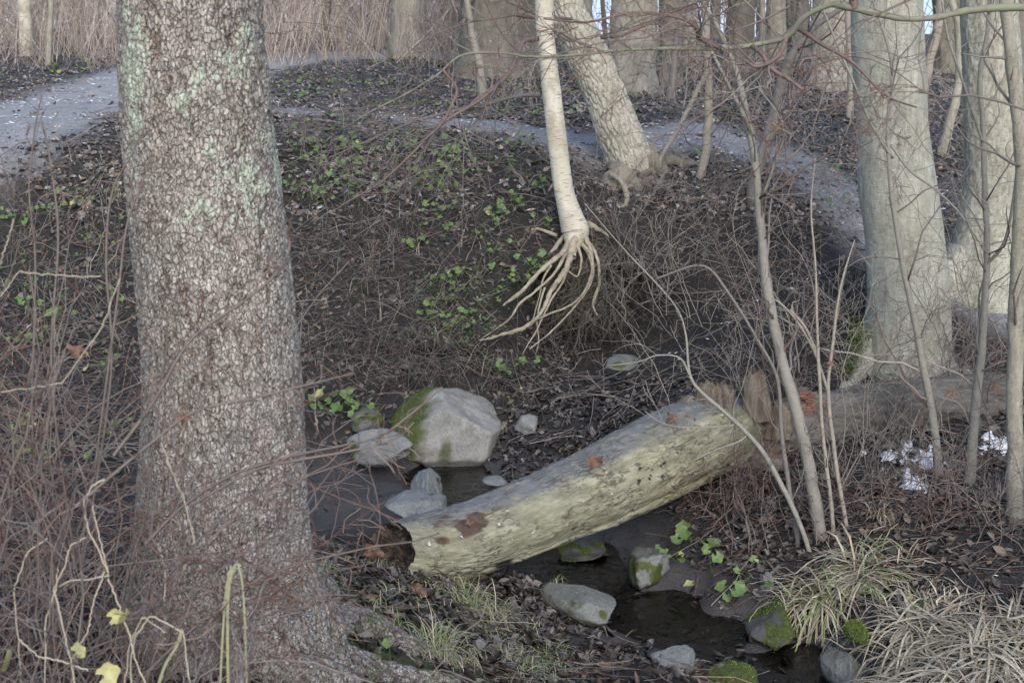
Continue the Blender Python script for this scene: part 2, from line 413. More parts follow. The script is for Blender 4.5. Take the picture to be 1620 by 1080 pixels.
def m_water():
    m = bpy.data.materials.new('stream_water'); m.use_nodes = True; nt = m.node_tree; nt.nodes.remove(nt.nodes['Principled BSDF'])
    o = nt.nodes['Material Output']; L = nt.links.new
    tr = nt.nodes.new('ShaderNodeBsdfTransparent'); tr.inputs[0].default_value = (.74, .68, .60, 1)
    gl = nt.nodes.new('ShaderNodeBsdfGlossy'); gl.inputs['Roughness'].default_value = .04; gl.inputs[0].default_value = (1, 1, 1, 1)
    fr = nt.nodes.new('ShaderNodeFresnel'); fr.inputs[0].default_value = 1.34
    mx = nt.nodes.new('ShaderNodeMixShader')
    g = nt.nodes.new('ShaderNodeNewGeometry'); t = nt.nodes.new('ShaderNodeTexNoise'); t.inputs['Scale'].default_value = 16; t.inputs['Detail'].default_value = 4
    L(g.outputs['Position'], t.inputs['Vector'])
    bp = nt.nodes.new('ShaderNodeBump'); bp.inputs['Distance'].default_value = .012; bp.inputs['Strength'].default_value = .9
    L(t.outputs[0], bp.inputs['Height']); L(bp.outputs[0], gl.inputs['Normal']); L(bp.outputs[0], fr.inputs['Normal'])
    L(fr.outputs[0], mx.inputs[0]); L(tr.outputs[0], mx.inputs[1]); L(gl.outputs[0], mx.inputs[2]); L(mx.outputs[0], o.inputs[0])
    return m
def m_lake():
    b = B('lake_ice', .35, .5); b.bump(b.noise(.8, 4), .05, .4)
    return b.done(b.ramp(b.noise(.06, 4), [(.3, (.45, .47, .5)), (.7, (.62, .63, .65))]))
def m_snow():
    b = B('snow', .6, .3); b.bump(b.noise(90, 4, .7), .004, .9)
    return b.done(b.ramp(b.noise(40, 3), [(.3, (.42, .44, .48)), (.7, (.70, .72, .76))]))

BR = (.10, .062, .045); GY = (.20, .175, .155)
MAT = dict(
    ground=m_ground(), spruce=m_spruce(), birch=m_birch(), root=m_root(), log=m_log(), oldlog=m_oldlog(), torn=m_torn(),
    beech=m_beech('beech_bark', (.28, .28, .235), (.42, .42, .365), .35),
    flaky=m_beech('flaking_bark', (.30, .285, .24), (.46, .445, .39), .2),
    rootsoil=m_beech('soiled_root_bark', (.13, .115, .095), (.25, .225, .185), .1),
    farbark=m_beech('distant_bark', (.24, .225, .185), (.36, .345, .29), .35),
    darkbark=m_beech('dark_bark', (.10, .09, .075), (.20, .185, .16), .3),
    sapling=m_twig('sapling_bark', [(0, (.17, .165, .14)), (.5, (.24, .23, .20)), (1, (.20, .195, .17))]),
    pale_twig=m_twig('pale_stem', [(0, (.22, .195, .16)), (1, (.32, .295, .25))]),
    grey_twig=m_twig('grey_twig', [(0, (.10, .09, .083)), (.5, (.19, .175, .16)), (.8, (.13, .085, .075)), (1, (.27, .25, .225))]),
    red_twig=m_twig('red_brown_cane', [(0, (.085, .038, .032)), (.3, (.14, .085, .070)), (.5, (.10, .09, .095)), (.75, (.26, .20, .15)), (1, (.15, .07, .058))]),
    far_twig=m_twig('far_twig', [(0, (.19, .155, .14)), (.5, (.32, .28, .25)), (1, (.24, .185, .17))]),
    far_reed=m_twig('far_reed', [(0, (.38, .31, .26)), (.5, (.54, .46, .39)), (1, (.27, .21, .18))]),  # paled colour stands in for haze over the background
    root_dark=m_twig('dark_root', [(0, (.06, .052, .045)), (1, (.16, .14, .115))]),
    litter=m_leaf('leaf_litter', [(0, (.050, .044, .039)), (.35, (.085, .074, .066)), (.6, (.125, .11, .099)), (.8, (.18, .166, .153)), (.95, (.16, .105, .07)), (1, (.24, .19, .14))]),
    wetlitter=m_leaf('wet_leaf_litter', [(0, (.030, .026, .025)), (.5, (.058, .050, .046)), (.8, (.10, .088, .082)), (1, (.18, .165, .155))], 0, .5),
    frostlitter=m_leaf('frosted_leaf_litter', [(0, (.085, .074, .066)), (.5, (.14, .122, .11)), (.8, (.20, .178, .165)), (1, (.24, .17, .13))], .55),
    deadleaf=m_leaf('dead_leaf', [(0, (.07, .035, .024)), (.5, (.12, .062, .04)), (1, (.17, .10, .065))]),
    green=m_leaf('green_leaf', [(0, (.055, .105, .032)), (.5, (.095, .16, .05)), (.85, (.14, .20, .065)), (1, (.24, .26, .10))], 0, .55),
    yellow=m_leaf('yellow_leaf', [(0, (.30, .29, .11)), (1, (.40, .38, .19))], 0, .6),
    grass=m_leaf('green_grass', [(0, (.12, .18, .06)), (.5, (.20, .25, .09)), (.8, (.30, .30, .15)), (1, (.40, .34, .20))], 0, .6),
    straw=m_leaf('straw', [(0, (.20, .165, .12)), (.3, (.33, .28, .20)), (.7, (.46, .41, .31)), (.9, (.28, .25, .17)), (1, (.14, .11, .085))], 0, .6),
    stone=m_stone('grey_stone', (.125, .13, .125), (.22, .225, .215)),
    palestone=m_stone('pale_boulder', (.18, .18, .165), (.31, .305, .285)),
    stone_dark=m_stone('dark_stone', (.09, .09, .08), (.17, .17, .155)),
    reedstalk=m_twig('dry_stalk', [(0, (.32, .28, .21)), (1, (.46, .42, .34))]), bentgrass=m_twig('bent_grass', [(0, (.20, .22, .12)), (1, (.28, .28, .18))]),
    midstone=m_stone('mid_grey_stone', (.10, .105, .095), (.185, .19, .175)), mudstone=m_stone('muddy_stone', (.045, .043, .040), (.11, .105, .098)),
    moss=m_moss(), water=m_water(), lake=m_lake(), snow=m_snow(),
)
# ------------------------------------------------------------------ the ground: control points of the ravine, interpolated
_cps = []
def cy(*L):
    for u, v, Y in L: _cps.append(P(u, v, Y))
def cz(z, *L):
    for u, v in L: _cps.append(T(u, v, z))
def cw(*L):
    for a in L: _cps.append(np.array(a, float))
WATER = -1.5
cw(*[(x, y, .3 + (.12 if y > 19 else 0) + (.1 if x > 3 else 0)) for x in (-14, -9, -5, -1, 3, 7, 12) for y in (13.2, 16, 20, 25)])
cw(*[(x, 31, .2) for x in (-14, -7, 0, 7, 14)], *[(x, 38, -2.2) for x in (-14, -7, 0, 7, 14)], *[(x, 46, -2.6) for x in (-14, -7, 0, 7, 14)])
cy((-100, 262, 10.3), (0, 260, 10.4), (120, 240, 10.9), (250, 230, 11.2), (450, 215, 11.4), (650, 225, 11.2), (850, 240, 11.0), (1000, 285, 10.9), (1100, 280, 10.9), (1200, 290, 10.6),
   (1300, 300, 10.4), (1400, 330, 10.4), (1550, 390, 10.3), (1500, 320, 11.5), (1620, 330, 12.), (1300, 200, 12.8), (1100, 230, 12))
cy((500, 350, 10.4), (650, 350, 10.3), (800, 350, 10.25), (500, 450, 9.85), (700, 450, 9.8), (850, 430, 9.9), (905, 385, 10.05), (930, 430, 9.95), (960, 520, 9.92), (900, 530, 9.85), (1030, 480, 9.95), (1030, 540, 9.75), (1120, 500, 9.6), (1000, 400, 10.), (1000, 340, 10.35),
   (1100, 400, 9.9), (1200, 400, 9.75), (1300, 400, 9.6), (1350, 450, 9.2), (1430, 450, 9.2), (1560, 480, 9.3), (1500, 430, 9.6), (1640, 450, 9.5))
cy((500, 550, 9.4), (600, 560, 9.35), (700, 565, 9.3), (800, 565, 9.35), (880, 600, 9.42), (1000, 600, 9.38), (1100, 580, 9.15), (1200, 520, 8.95), (1200, 600, 8.45), (1300, 540, 8.6), (1370, 590, 8.3), (1450, 600, 8.25), (1550, 580, 8.4), (1640, 520, 8.8))
cy((480, 650, 8.8), (560, 660, 8.9), (640, 640, 8.95), (800, 690, 8.85), (900, 650, 8.8), (1000, 650, 8.5), (950, 700, 8.45), (860, 715, 8.6))
cz(-1.62, (700, 750), (740, 775), (720, 810), (780, 830), (850, 865), (930, 900), (1000, 950), (1080, 980), (1170, 1020), (1280, 1075), (960, 930), (680, 770), (1100, 1030))
cz(-1.43, (480, 730), (560, 740), (500, 800), (580, 815), (620, 780), (540, 770), (480, 850))
cz(-1.38, (470, 760), (520, 790), (600, 790), (560, 835), (440, 720), (640, 800), (620, 850)); cz(-1.40, (650, 780), (636, 760)); cz(-1.46, (795, 745), (800, 775), (900, 840))
cy((520, 890, 6.05), (620, 905, 6.1), (700, 932, 6.0), (790, 950, 6.25), (850, 930, 6.6), (870, 1000, 6.15), (950, 1035, 5.95), (800, 1060, 5.3), (700, 1060, 4.8), (600, 1000, 4.9), (560, 950, 5.25), (500, 950, 4.65),
   (500, 1050, 4.05), (300, 1080, 3.65), (100, 1080, 3.25), (900, 1080, 5.55), (1050, 1075, 5.65), (450, 900, 5.3), (600, 1080, 4.2))
cy((0, 300, 10.5), (100, 320, 10.4), (100, 400, 10.), (100, 500, 9.5), (-20, 400, 10), (-20, 500, 9.4), (100, 600, 8.9), (0, 600, 8.7), (100, 700, 8.0), (0, 700, 7.7), (0, 850, 6.1), (120, 900, 5.2), (250, 700, 8.0), (300, 850, 6.0))
cz(-1.42, (1060, 865), (1000, 868)); cz(-1.38, (1130, 905), (1190, 940)); cz(-1.44, (1050, 900), (1130, 955), (1200, 1000), (1010, 905)); cz(-1.44, (860, 960), (935, 1000), (1010, 1020))
cy((1200, 880, 6.9), (1150, 800, 7.5), (1050, 760, 7.9), (1250, 800, 7.4), (1300, 720, 7.75), (1430, 720, 7.6), (1600, 720, 7.6), (1400, 680, 7.95), (1400, 820, 7.0), (1600, 820, 6.9), (1300, 900, 6.7), (1450, 900, 6.5), (1600, 900, 6.4),
   (1250, 970, 6.42), (1330, 960, 6.3), (1400, 1000, 6.0), (1600, 1000, 5.8), (1360, 1075, 5.95), (1600, 1080, 5.3), (1500, 1080, 5.45), (1600, 620, 8.3))
cw((0, 0, 0), (0, 2, -.25), (-2, 1.5, .05), (2, 2, -.3), (2, 3, -.6), (3, 4, -1.), (.3, 4, -.75), (1.5, 4, -1.0), (.6, 3, -.45), (0, 3, -.3), (-1, 3, -.2), (-3, 4, -.2), (-5, 5, -.3), (4.5, 5, -1.1), (2.6, 4.8, -1.25), (2.2, 5.2, -1.5),
   (6, 7, -.9), (6, 9.5, -.4), (-6, 8, -.6), (-6, 10.5, .2), (-10, 10, .2), (10, 10, 0), (-10, 5, 0), (10, 5, -.6), (-10, -2, 0), (10, -2, 0), (0, -2, 0), (2.9, 4.2, -1.6), (3.6, 3.2, -1.6), (-14, 0, 0), (14, 0, 0))
CP = np.array(_cps)
def _rbf():
    X = CP[:, :2]; D = np.sqrt(((X[:, None] - X[None]) ** 2).sum(-1)); n = len(X)
    A = np.zeros((n + 3, n + 3)); A[:n, :n] = -D + np.eye(n) * -.015; A[:n, n] = 1; A[:n, n + 1:] = X; A[n:, :n] = A[:n, n:].T
    return np.linalg.solve(A, np.concatenate([CP[:, 2], np.zeros(3)]))
_W = _rbf()
GX0, GX1, GY0, GY1, GD = -14., 14., -3., 46., .05
_gx = np.arange(GX0, GX1 + 1e-6, GD); _gy = np.arange(GY0, GY1 + 1e-6, GD)
_H = np.zeros((len(_gy), len(_gx)))
for _i, _y in enumerate(_gy):
    d = np.sqrt((_gx[:, None] - CP[None, :, 0]) ** 2 + (_y - CP[None, :, 1]) ** 2)
    _H[_i] = -d @ _W[:len(CP)] + _W[len(CP)] + _W[len(CP) + 1] * _gx + _W[len(CP) + 2] * _y
for _k in range(5):
    q = np.pad(_H, 1, mode='edge'); _H = (q[:-2, 1:-1] + q[2:, 1:-1] + q[1:-1, :-2] + q[1:-1, 2:] + 2 * q[1:-1, 1:-1]) / 6

def polydist(x, y, L):
    L = np.asarray(L); o = np.full(len(x), 99.)
    for a, b in zip(L[:-1], L[1:]):
        ab = b - a; t = np.clip(((x - a[0]) * ab[0] + (y - a[1]) * ab[1]) / (ab @ ab), 0, 1)
        o = np.minimum(o, np.hypot(x - a[0] - t * ab[0], y - a[1] - t * ab[1]))
    return o
def pl(z, *L): return [T(u, v, z)[:2] for u, v in L]
PATH1 = pl(.3, (-400, 260), (-100, 225), (60, 190), (190, 150), (320, 118), (450, 106), (560, 102), (640, 100))
PATH2 = pl(.3, (60, 185), (300, 175), (430, 190), (600, 200), (800, 212), (950, 225)) + pl(.1, (1100, 240), (1250, 262), (1350, 290), (1500, 320), (1700, 340))
MUD = pl(-1.43, (400, 790), (480, 780), (560, 775), (600, 800))
STREAM = pl(-1.6, (690, 750), (735, 790), (850, 865), (950, 925), (1050, 970), (1170, 1020), (1320, 1090))
MOSSL = [P(520, 900, 6)[:2], P(600, 950, 5.3)[:2], P(620, 1030, 4.6)[:2]]
def base_h(x, y):
    x = np.clip(np.asarray(x, float), GX0, GX1 - 1e-3); y = np.clip(np.asarray(y, float), GY0, GY1 - 1e-3)
    fx = (x - GX0) / GD; fy = (y - GY0) / GD; i = fx.astype(int); j = fy.astype(int)
    i = np.minimum(i, _H.shape[1] - 2); j = np.minimum(j, _H.shape[0] - 2); fx -= i; fy -= j
    return (_H[j, i] * (1 - fx) + _H[j, i + 1] * fx) * (1 - fy) + (_H[j + 1, i] * (1 - fx) + _H[j + 1, i + 1] * fx) * fy
CAV = P(935, 500, 9.75)
def masks(x, y, z):
    steep = np.clip((np.abs(base_h(x, y + .15) - base_h(x, y - .15)) / .3), 0, 2)
    path = np.maximum(sst(1.4, .7, polydist(x, y, PATH1) + .35 * fbm(np.stack([x, y, x * 0], 1), 1.6, 4, 3, .65)), .85 * sst(.62, .2, polydist(x, y, PATH2) + .22 * fbm(np.stack([x, y, x * 0], 1), 2.5, 4, 4, .65)))
    mud = sst(.85, .35, polydist(x, y, MUD)) * sst(-1.2, -1.33, z)
    mud = np.maximum(mud, sst(-1.33, -1.46, z))
    return steep, path, mud
def ground(x, y, fine=True):
    """full ground: x, y, z after clods and undercuts"""
    x = np.atleast_1d(np.asarray(x, float)); y = np.atleast_1d(np.asarray(y, float))
    z = base_h(x, y)
    steep, path, mud = masks(x, y, z)
    p = np.stack([x, y, x * 0], 1)
    amp = (1 - .75 * path) * (1 - .75 * mud)
    z = z + .05 * fbm(p, .9, 3, 1) * sst(2.5, 5, y) * (1 - mud) + (1 - path) * .010 * np.abs(fbm(p, 17, 3, 91)) * sst(WATER, WATER + .06, z) + amp * (.028 * fbm(p, 5, 4, 5, .6) + .012 * fbm(p, 22, 3, 9, .65)) + .006 * fbm(p, 11, 3, 21)
    # terracettes and clods on the steep bank
    st = sst(.35, .7, steep) * (z < .25)
    z = z + st * (.03 * np.abs(fbm(p * [1, 1, 1], 6, 3, 31)) - .02)
    dx = dy = 0
    # undercut below the birch roots and below the turf lip over the boulder
    c = np.exp(-((x - CAV[0]) / .36) ** 2) * sst(-1.12, -.86, z) * sst(-.44, -.60, z)
    y2 = y + .62 * c
    lx = P(700, 590, 9.2)[0]
    c2 = sst(lx - .75, lx - .4, x) * sst(lx + 1.1, lx + .6, x) * sst(-1.35, -1.12, z) * sst(-.86, -.97, z) * (y > 8.4)
    y2 = y2 + .22 * c2 * (.7 + .5 * fbm(p, 3, 2, 44))
    y2 = y2 + st * (.07 * fbm(np.stack([x, z * 1.6, z * 0], 1), 4, 4, 51, .6) + .03 * np.abs(fbm(np.stack([x * .6, z * 2.4, z * 0], 1), 9, 3, 57)))
    x2 = x + st * .04 * fbm(np.stack([x, z, z * 0], 1), 5, 3, 61, .6)
    return x2, y2, z
_GZ = np.array([ground(_gx, np.full(len(_gx), y_))[2] for y_ in _gy])
def gz(x, y):
    fx = min(max((x - GX0) / GD, 0), _GZ.shape[1] - 1.01); fy = min(max((y - GY0) / GD, 0), _GZ.shape[0] - 1.01); i, j = int(fx), int(fy); fx -= i; fy -= j
    return float((_GZ[j, i] * (1 - fx) + _GZ[j, i + 1] * fx) * (1 - fy) + (_GZ[j + 1, i] * (1 - fx) + _GZ[j + 1, i + 1] * fx) * fy)
gh = gz
def hit(u, v, y0=2.5, y1=34):
    """where the line of sight through a photo pixel meets the ground"""
    r = ray(u, v); Y = np.arange(y0, y1, .02)
    x = r[0] / r[1] * Y; z = CAMZ + r[2] / r[1] * Y
    m = np.nonzero(z < base_h(x, Y))[0]
    i = m[0] if len(m) else len(Y) - 1
    return np.array([x[i], Y[i], gz(x[i], Y[i])])

def build_ground():
    s = np.linspace(-1, 1, 560); t = .46 * s + 1.25 * np.sign(s) * np.maximum(np.abs(s) - .72, 0) ** 1.5 * 2.2
    ys = np.concatenate([np.linspace(-3, 3.4, 40), np.linspace(3.45, 6.9, 130)[:-1], np.linspace(6.9, 8.6, 90)[:-1], np.linspace(8.6, 11.3, 200)[:-1], np.linspace(11.3, 20, 80)[:-1], np.linspace(20, 46, 40)])
    Yg, Tg = np.meshgrid(ys, t, indexing='ij')
    X = (Tg * (Yg + 6.5) * .62).ravel(); Y = Yg.ravel()
    x, y, z = ground(X, Y)
    steep, path, mud = masks(X, Y, z)
    V = np.stack([x, y, z], 1)
    n, k = len(ys), len(t); i = np.arange(n - 1)[:, None] * k; j = np.arange(k - 1)[None]
    F = np.stack([i + j, i + j + 1, i + k + j + 1, i + k + j], -1).reshape(-1, 4)
    frost = sst(.45, .2, steep) * sst(9.3, 10.5, y) * .9 + .25 * sst(.4, .2, steep) * (1 - mud)
    frost = np.clip(frost * (1 - .2 * path) + .55 * path, 0, 1)
    moss = sst(.85, .15, polydist(X, Y, MOSSL)) * .95
    wet = sst(-1.46, -1.50, z)
    solo('ground', V, F, MAT['ground'], kind='structure', attrs=dict(path=path, mud=mud, frost=frost, moss=moss, wet=wet))
build_ground()
# stream surface: a sheet that the banks cut
def build_water():
    sx = np.array([T(700, 750, WATER), T(1000, 950, WATER), T(1300, 1090, WATER)])
    xs = np.linspace(-1.6, 4.2, 60); ys = np.linspace(3.0, 9.3, 60); Xg, Yg = np.meshgrid(xs, ys)
    d = polydist(Xg.ravel(), Yg.ravel(), STREAM + [np.array([3.2, 4.2]), np.array([4.0, 3.0])])
    V = np.stack([Xg.ravel(), Yg.ravel(), np.full(Xg.size, WATER)], 1)
    i = np.arange(59)[:, None] * 60; j = np.arange(59)[None]
    F = np.stack([i + j, i + j + 1, i + 61 + j, i + 60 + j], -1).reshape(-1, 4)
    F = F[d[F].min(1) < .75]
    solo('stream', V, F, MAT['water'], kind='structure')
build_water()
solo('lake', [(-900, 33, -1.2), (900, 33, -1.2), (900, 900, -1.2), (-900, 900, -1.2)], np.array([[0, 1, 2, 3]]), MAT['lake'], kind='structure')
def far_hill():
    n = 90; x = np.linspace(-900, 900, n); top = 30 + 22 * fbm(np.stack([x, x * 0, x * 0], 1), .006, 4, 3)
    V = np.vstack([np.stack([x, np.full(n, 860.), np.full(n, -3.)], 1), np.stack([x, np.full(n, 940.), top], 1), np.stack([x, np.full(n, 1150.), top * 1.3], 1)])
    j = np.arange(n - 1); F = np.vstack([np.stack([k * n + j, k * n + j + 1, (k + 1) * n + j + 1, (k + 1) * n + j], 1) for k in (0, 1)])
    b = B('far_shore'); m = b.done((.16, .16, .15))
    solo('far_hill', V, F, m, kind='structure')
far_hill()

# ------------------------------------------------------------------ trunks
def trunk_mesh(pts, rad, sides, step, disp=None, flare=None, fine_z=(-9, 99), coarse=.08):
    """sweep with relief. disp(p3, theta, s, r) -> (outward metres, attrs dict); flare(theta, s) -> multiplier; s from the base up"""
    seg = np.linalg.norm(np.diff(pts, axis=0), axis=1); S = np.concatenate([[0], np.cumsum(seg)])
    zz = lambda s: np.interp(s, S, pts[:, 2])
    L = [0.]
    while L[-1] < S[-1]:
        z = zz(L[-1]); L.append(L[-1] + (step if fine_z[0] < z < fine_z[1] else coarse))
    L[-1] = S[-1]; L = np.array(L); n = len(L)
    c = np.stack([np.interp(L, S, pts[:, k]) for k in range(3)], 1); r = np.interp(L, S, rad)
    t, a, b = frames(pts); a = np.stack([np.interp(L, S, a[:, k]) for k in range(3)], 1); b = np.stack([np.interp(L, S, b[:, k]) for k in range(3)], 1)
    th = np.arange(sides) * 2 * np.pi / sides
    N = a[:, None] * np.cos(th)[None, :, None] + b[:, None] * np.sin(th)[None, :, None]
    TH = np.broadcast_to(th, (n, sides)).ravel(); SS = np.repeat(L, sides); RR = np.repeat(r, sides)
    ang = np.arctan2(N[..., 1], N[..., 0]).ravel()       # compass direction of each vertex
    mul = np.ones(n * sides) if flare is None else flare(ang, SS)
    base = np.repeat(c, sides, axis=0); Nf = N.reshape(-1, 3); V = base + Nf * (RR * mul)[:, None]
    at = dict(edge=np.zeros(len(V)), moss=np.zeros(len(V)))
    if disp is not None:
        q = np.stack([np.cos(TH) * RR, np.sin(TH) * RR, SS], 1)
        d, at2 = disp(q, ang, SS, V); at.update(at2); V = V + Nf * d[:, None]
    V = np.vstack([V, c[-1] + t[-1] * r[-1] * .2])
    for k in at: at[k] = np.append(at[k], 0)
    j = np.arange(sides); j2 = (j + 1) % sides
    tri = np.stack([(n - 1) * sides + j, (n - 1) * sides + j2, np.full(sides, n * sides)], 1)
    return V, [tube_faces(n, sides), tri], at
def ext(L, top_z, n=60, base_sink=.15, drift=None):
    """px list from base up, extended above the frame along its own line to top_z"""
    W = np.array([[*P(u, v, Y), px(P(u, v, Y), wd) / 2] for u, v, Y, wd in L])
    d = (W[-1] - W[-2]); d[:3] /= np.linalg.norm(d[:3]); k = (top_z - W[-1][2]) / max(d[2], .3)
    rng = np.random.default_rng(int(abs(L[0][0]) * 7 + 3))
    e = []
    for f in (.33, .66, 1.):
        q = W[-1].copy(); q[:3] += d[:3] * k * f; q[:2] += rng.normal(0, .06, 2); q[3] = W[-1][3] * (1 - .35 * f); e.append(q)
    b = W[0].copy(); b[:3] -= (W[1][:3] - W[0][:3]) / np.linalg.norm(W[1][:3] - W[0][:3]) * base_sink
    S = spline(np.vstack([b, W, e]), n)
    return S[:, :3], S[:, 3]
def high_limbs(root, pts, rad, zmin, n, mat, seed, L=(1.2, 2.4), lvl=2):
    rng = np.random.default_rng(seed); idx = np.nonzero(pts[:, 2] > zmin)[0]
    for k in range(n):
        i = int(rng.choice(idx[:-1])); out = []; a = rng.uniform(0, 6.28)
        grow(out, pts[i], (math.cos(a), math.sin(a), rng.uniform(.5, 1.1)), rng.uniform(*L), rad[i] * rng.uniform(.2, .35), lvl, rng, .3, 0, (3, 5), .25)
        V, F = curves_geo(out); part('branch', V, F, mat, root)

# --- the spruce in front
def build_spruce():
    Yb = 4.0
    pts, rad = ext([(352, 1010, Yb, 268), (352, 900, Yb, 256), (350, 780, Yb, 250), (350, 620, Yb, 240), (340, 480, Yb, 238), (325, 340, Yb, 236), (312, 220, Yb, 232), (304, 100, Yb, 226), (300, 0, Yb, 220)], 6.0, 120, .35)
    zb = pts[0][2]
    rr = np.random.default_rng(3)
    lobes = [(-.15, .9, .20, .34), (-.75, .55, .16, .30), (-1.25, .35, .14, .30), (-1.72, .38, .13, .3), (-2.2, .42, .15, .32), (-2.75, .5, .18, .3), (1.0, .5, .25, .3), (2.2, .5, .3, .3)]
    def flare(a, s):
        m = np.ones(len(a)); s0 = .35
        for c, A, wd, h in lobes:
            da = np.angle(np.exp(1j * (a - c)))
            hh = np.clip((s - .05) / h, 0, 9)
            m += A * np.exp(-(da / (wd * (1 + .5 * hh))) ** 2) * np.exp(-hh ** 1.1) * .62
            m += .03 * np.exp(-(da / .25) ** 2) * np.exp(-np.clip(s - .3, 0, 9) / .5)
        da = np.angle(np.exp(1j * (a + 1.40 + .03 * np.sin(9 * s))))     # the deep fold between two buttresses
        m -= .34 * np.exp(-(da / .055) ** 2) * sst(.78, .30, s)
        da = np.angle(np.exp(1j * (a + .95 + .25 * s)))
        m -= .16 * np.exp(-(da / .07) ** 2) * sst(.60, .25, s)
        m += .20 * np.exp(-np.clip(s - .1, 0, 9) / .22)
        return m
    def disp(q, a, s, V):
        n1 = fbm(q, 60, 3, 70); n2 = fbm(q, 60, 3, 80)
        w_ = np.stack([.014 * fbm(q, 18, 2, 71) + .003 * n1, .014 * fbm(q, 18, 2, 81) + .003 * n2, .008 * n1], 1)
        F1, F2, ID = voro((q + w_) * [50, 50, 24], 5)
        F1b, F2b, IDb = voro((q + w_ * .8) * [95, 95, 66], 9)
        e = F2 - F1; gap = sst(-.25, .25, fbm(q, 26, 2, 6)); plate = 1 - (1 - sst(.01, .13, e)) * (.25 + .75 * gap)
        fis = 1 - np.abs(fbm(q * [1, 1, .22], 15, 3, 12)) * 2
        cur = (ID - .5) * .0042
        d = .0032 * plate * (1 + 1.2 * sst(.9, .3, s)) + cur * sst(0, .1, e) + (IDb - .5) * .0030 + .0016 * sst(0, .12, F2b - F1b) - .0075 * sst(.84, 1., fis) * (1 + 1.0 * sst(1., .3, s)) + .0012 * n2 + .0012 * fbm(q, 170, 2, 14) + .010 * fbm(q * [1, 1, .3], 4, 2, 19)
        low = sst(.8, .3, s); d = d * (1 + .5 * low)
        # lichen: whole plates of it, thick on the left edge and in a few clusters
        x = V[:, 0]; z = V[:, 2]
        def cl(u, v, ru, rv):
            p = P(u, v, Yb - .2); k = px(p, 1); return np.exp(-((x - p[0]) / (ru * k)) ** 2 - ((z - p[2]) / (rv * k)) ** 2)
        dens = 1.0 * cl(205, 120, 22, 190) + .75 * cl(305, 160, 42, 60) + .6 * cl(355, 60, 40, 60) + .5 * cl(385, 270, 60, 80) + .45 * cl(350, 330, 70, 60) + .35 * cl(440, 260, 30, 120) + .4 * cl(215, 20, 40, 40) + .3 * cl(330, 420, 60, 60) + .08
        dens = dens * (.45 + 1.1 * (fbm(q, 16, 3, 41) + .22))
        lich = sst(.50, .58, dens + (ID - .5) * .45 + (IDb - .5) * .35) * sst(.0, .08, F2b - F1b)
        d = d + .0012 * lich
        moss = sst(.45, .15, s - .1 * fbm(q, 10, 2, 3)) * (np.cos(a) > -.2) * .75
        return d, dict(plate=ID * .6 + IDb * .4, edge=np.clip(sst(.10, .01, e) * gap * .75 + sst(.92, 1., fis) * .6, 0, 1), lichen=lich, moss=moss)
    V, F, at = trunk_mesh(pts, rad, 400, .0037, disp, flare, (-1, 1.72), .05)
    root = thing('spruce_tree', 'thick scaly spruce trunk with pale green lichen in the left foreground', 'tree', (pts[8][0], pts[8][1], gh(*pts[8][:2])))
    part('trunk', V, F, MAT['spruce'], root, attrs=at)
    # surface roots creeping away to the right
    for i, L in enumerate([[(430, 900, 4.0, 90), (505, 990, 4.05, 78), (560, 1030, 4.1, 62), (640, 1062, 4.2, 46), (720, 1092, 4.25, 30)],
                           [(440, 880, 4.1, 70), (505, 940, 4.45, 60), (580, 985, 4.7, 44), (670, 1010, 4.85, 30), (730, 1040, 4.9, 20)],
                           [(420, 960, 3.9, 90), (470, 1030, 3.8, 80), (520, 1080, 3.75, 70), (580, 1120, 3.7, 50)]]):
        p, r = pxline(L, 70)
        for k in range(18, 70): p[k][2] = min(p[k][2], gh(p[k][0], p[k][1]) + r[k] * .45)
        def dr(q, a, s, V):
            F1, F2, ID = voro((q + .01 * np.stack([fbm(q, 20, 2, 4)] * 3, 1)) * [50, 50, 22], 8 + i)
            return .006 * sst(.02, .3, F2 - F1) + .010 * fbm(q, 12, 3, 77), dict(plate=ID, edge=sst(.14, .02, F2 - F1), lichen=0 * s, moss=sst(.1, .5, fbm(q, 9, 3, 2) + .1 * i) * .8)
        V, F, at = trunk_mesh(p, r, 60, .006, dr)
        part('root', V, F, MAT['spruce'], root, attrs=at)
    high_limbs(root, pts, rad, 3.2, 7, MAT['darkbark'], 5, (1., 1.8))
build_spruce()

def smooth_disp(amp=.006, crack=0., seed=0, mossf=None):
    def f(q, a, s, V):
        d = amp * fbm(q * [1, 1, .5], 6, 3, seed) + amp * .25 * fbm(q * [1, 1, 2], 40, 3, seed + 3)
        at = {}
        if crack:
            w_ = .03 * np.stack([fbm(q * [1, 1, .4], 14, 3, 70 + seed), fbm(q * [1, 1, .4], 14, 3, 80 + seed), 0 * s], 1)
            F1, F2, ID = voro((q + w_) * [34, 34, 7.5], seed)
            e = F2 - F1; d = d + crack * (sst(.0, .22, e) + .5 * ID * sst(0, .2, e)); at['edge'] = sst(.10, .02, e) * .6
        if mossf is not None: at['moss'] = mossf(q, a, s, V)
        return d, at
    return f
def lobed(lobes, h=.3, k=1., skirt=.15):
    def f(a, s):
        m = np.ones(len(a)) + skirt * np.exp(-s / (h * .6))
        for c, A, wd in lobes:
            da = np.angle(np.exp(1j * (a - c))); m += A * np.exp(-(da / wd) ** 2) * np.exp(-(s / h))
        return m
    return f
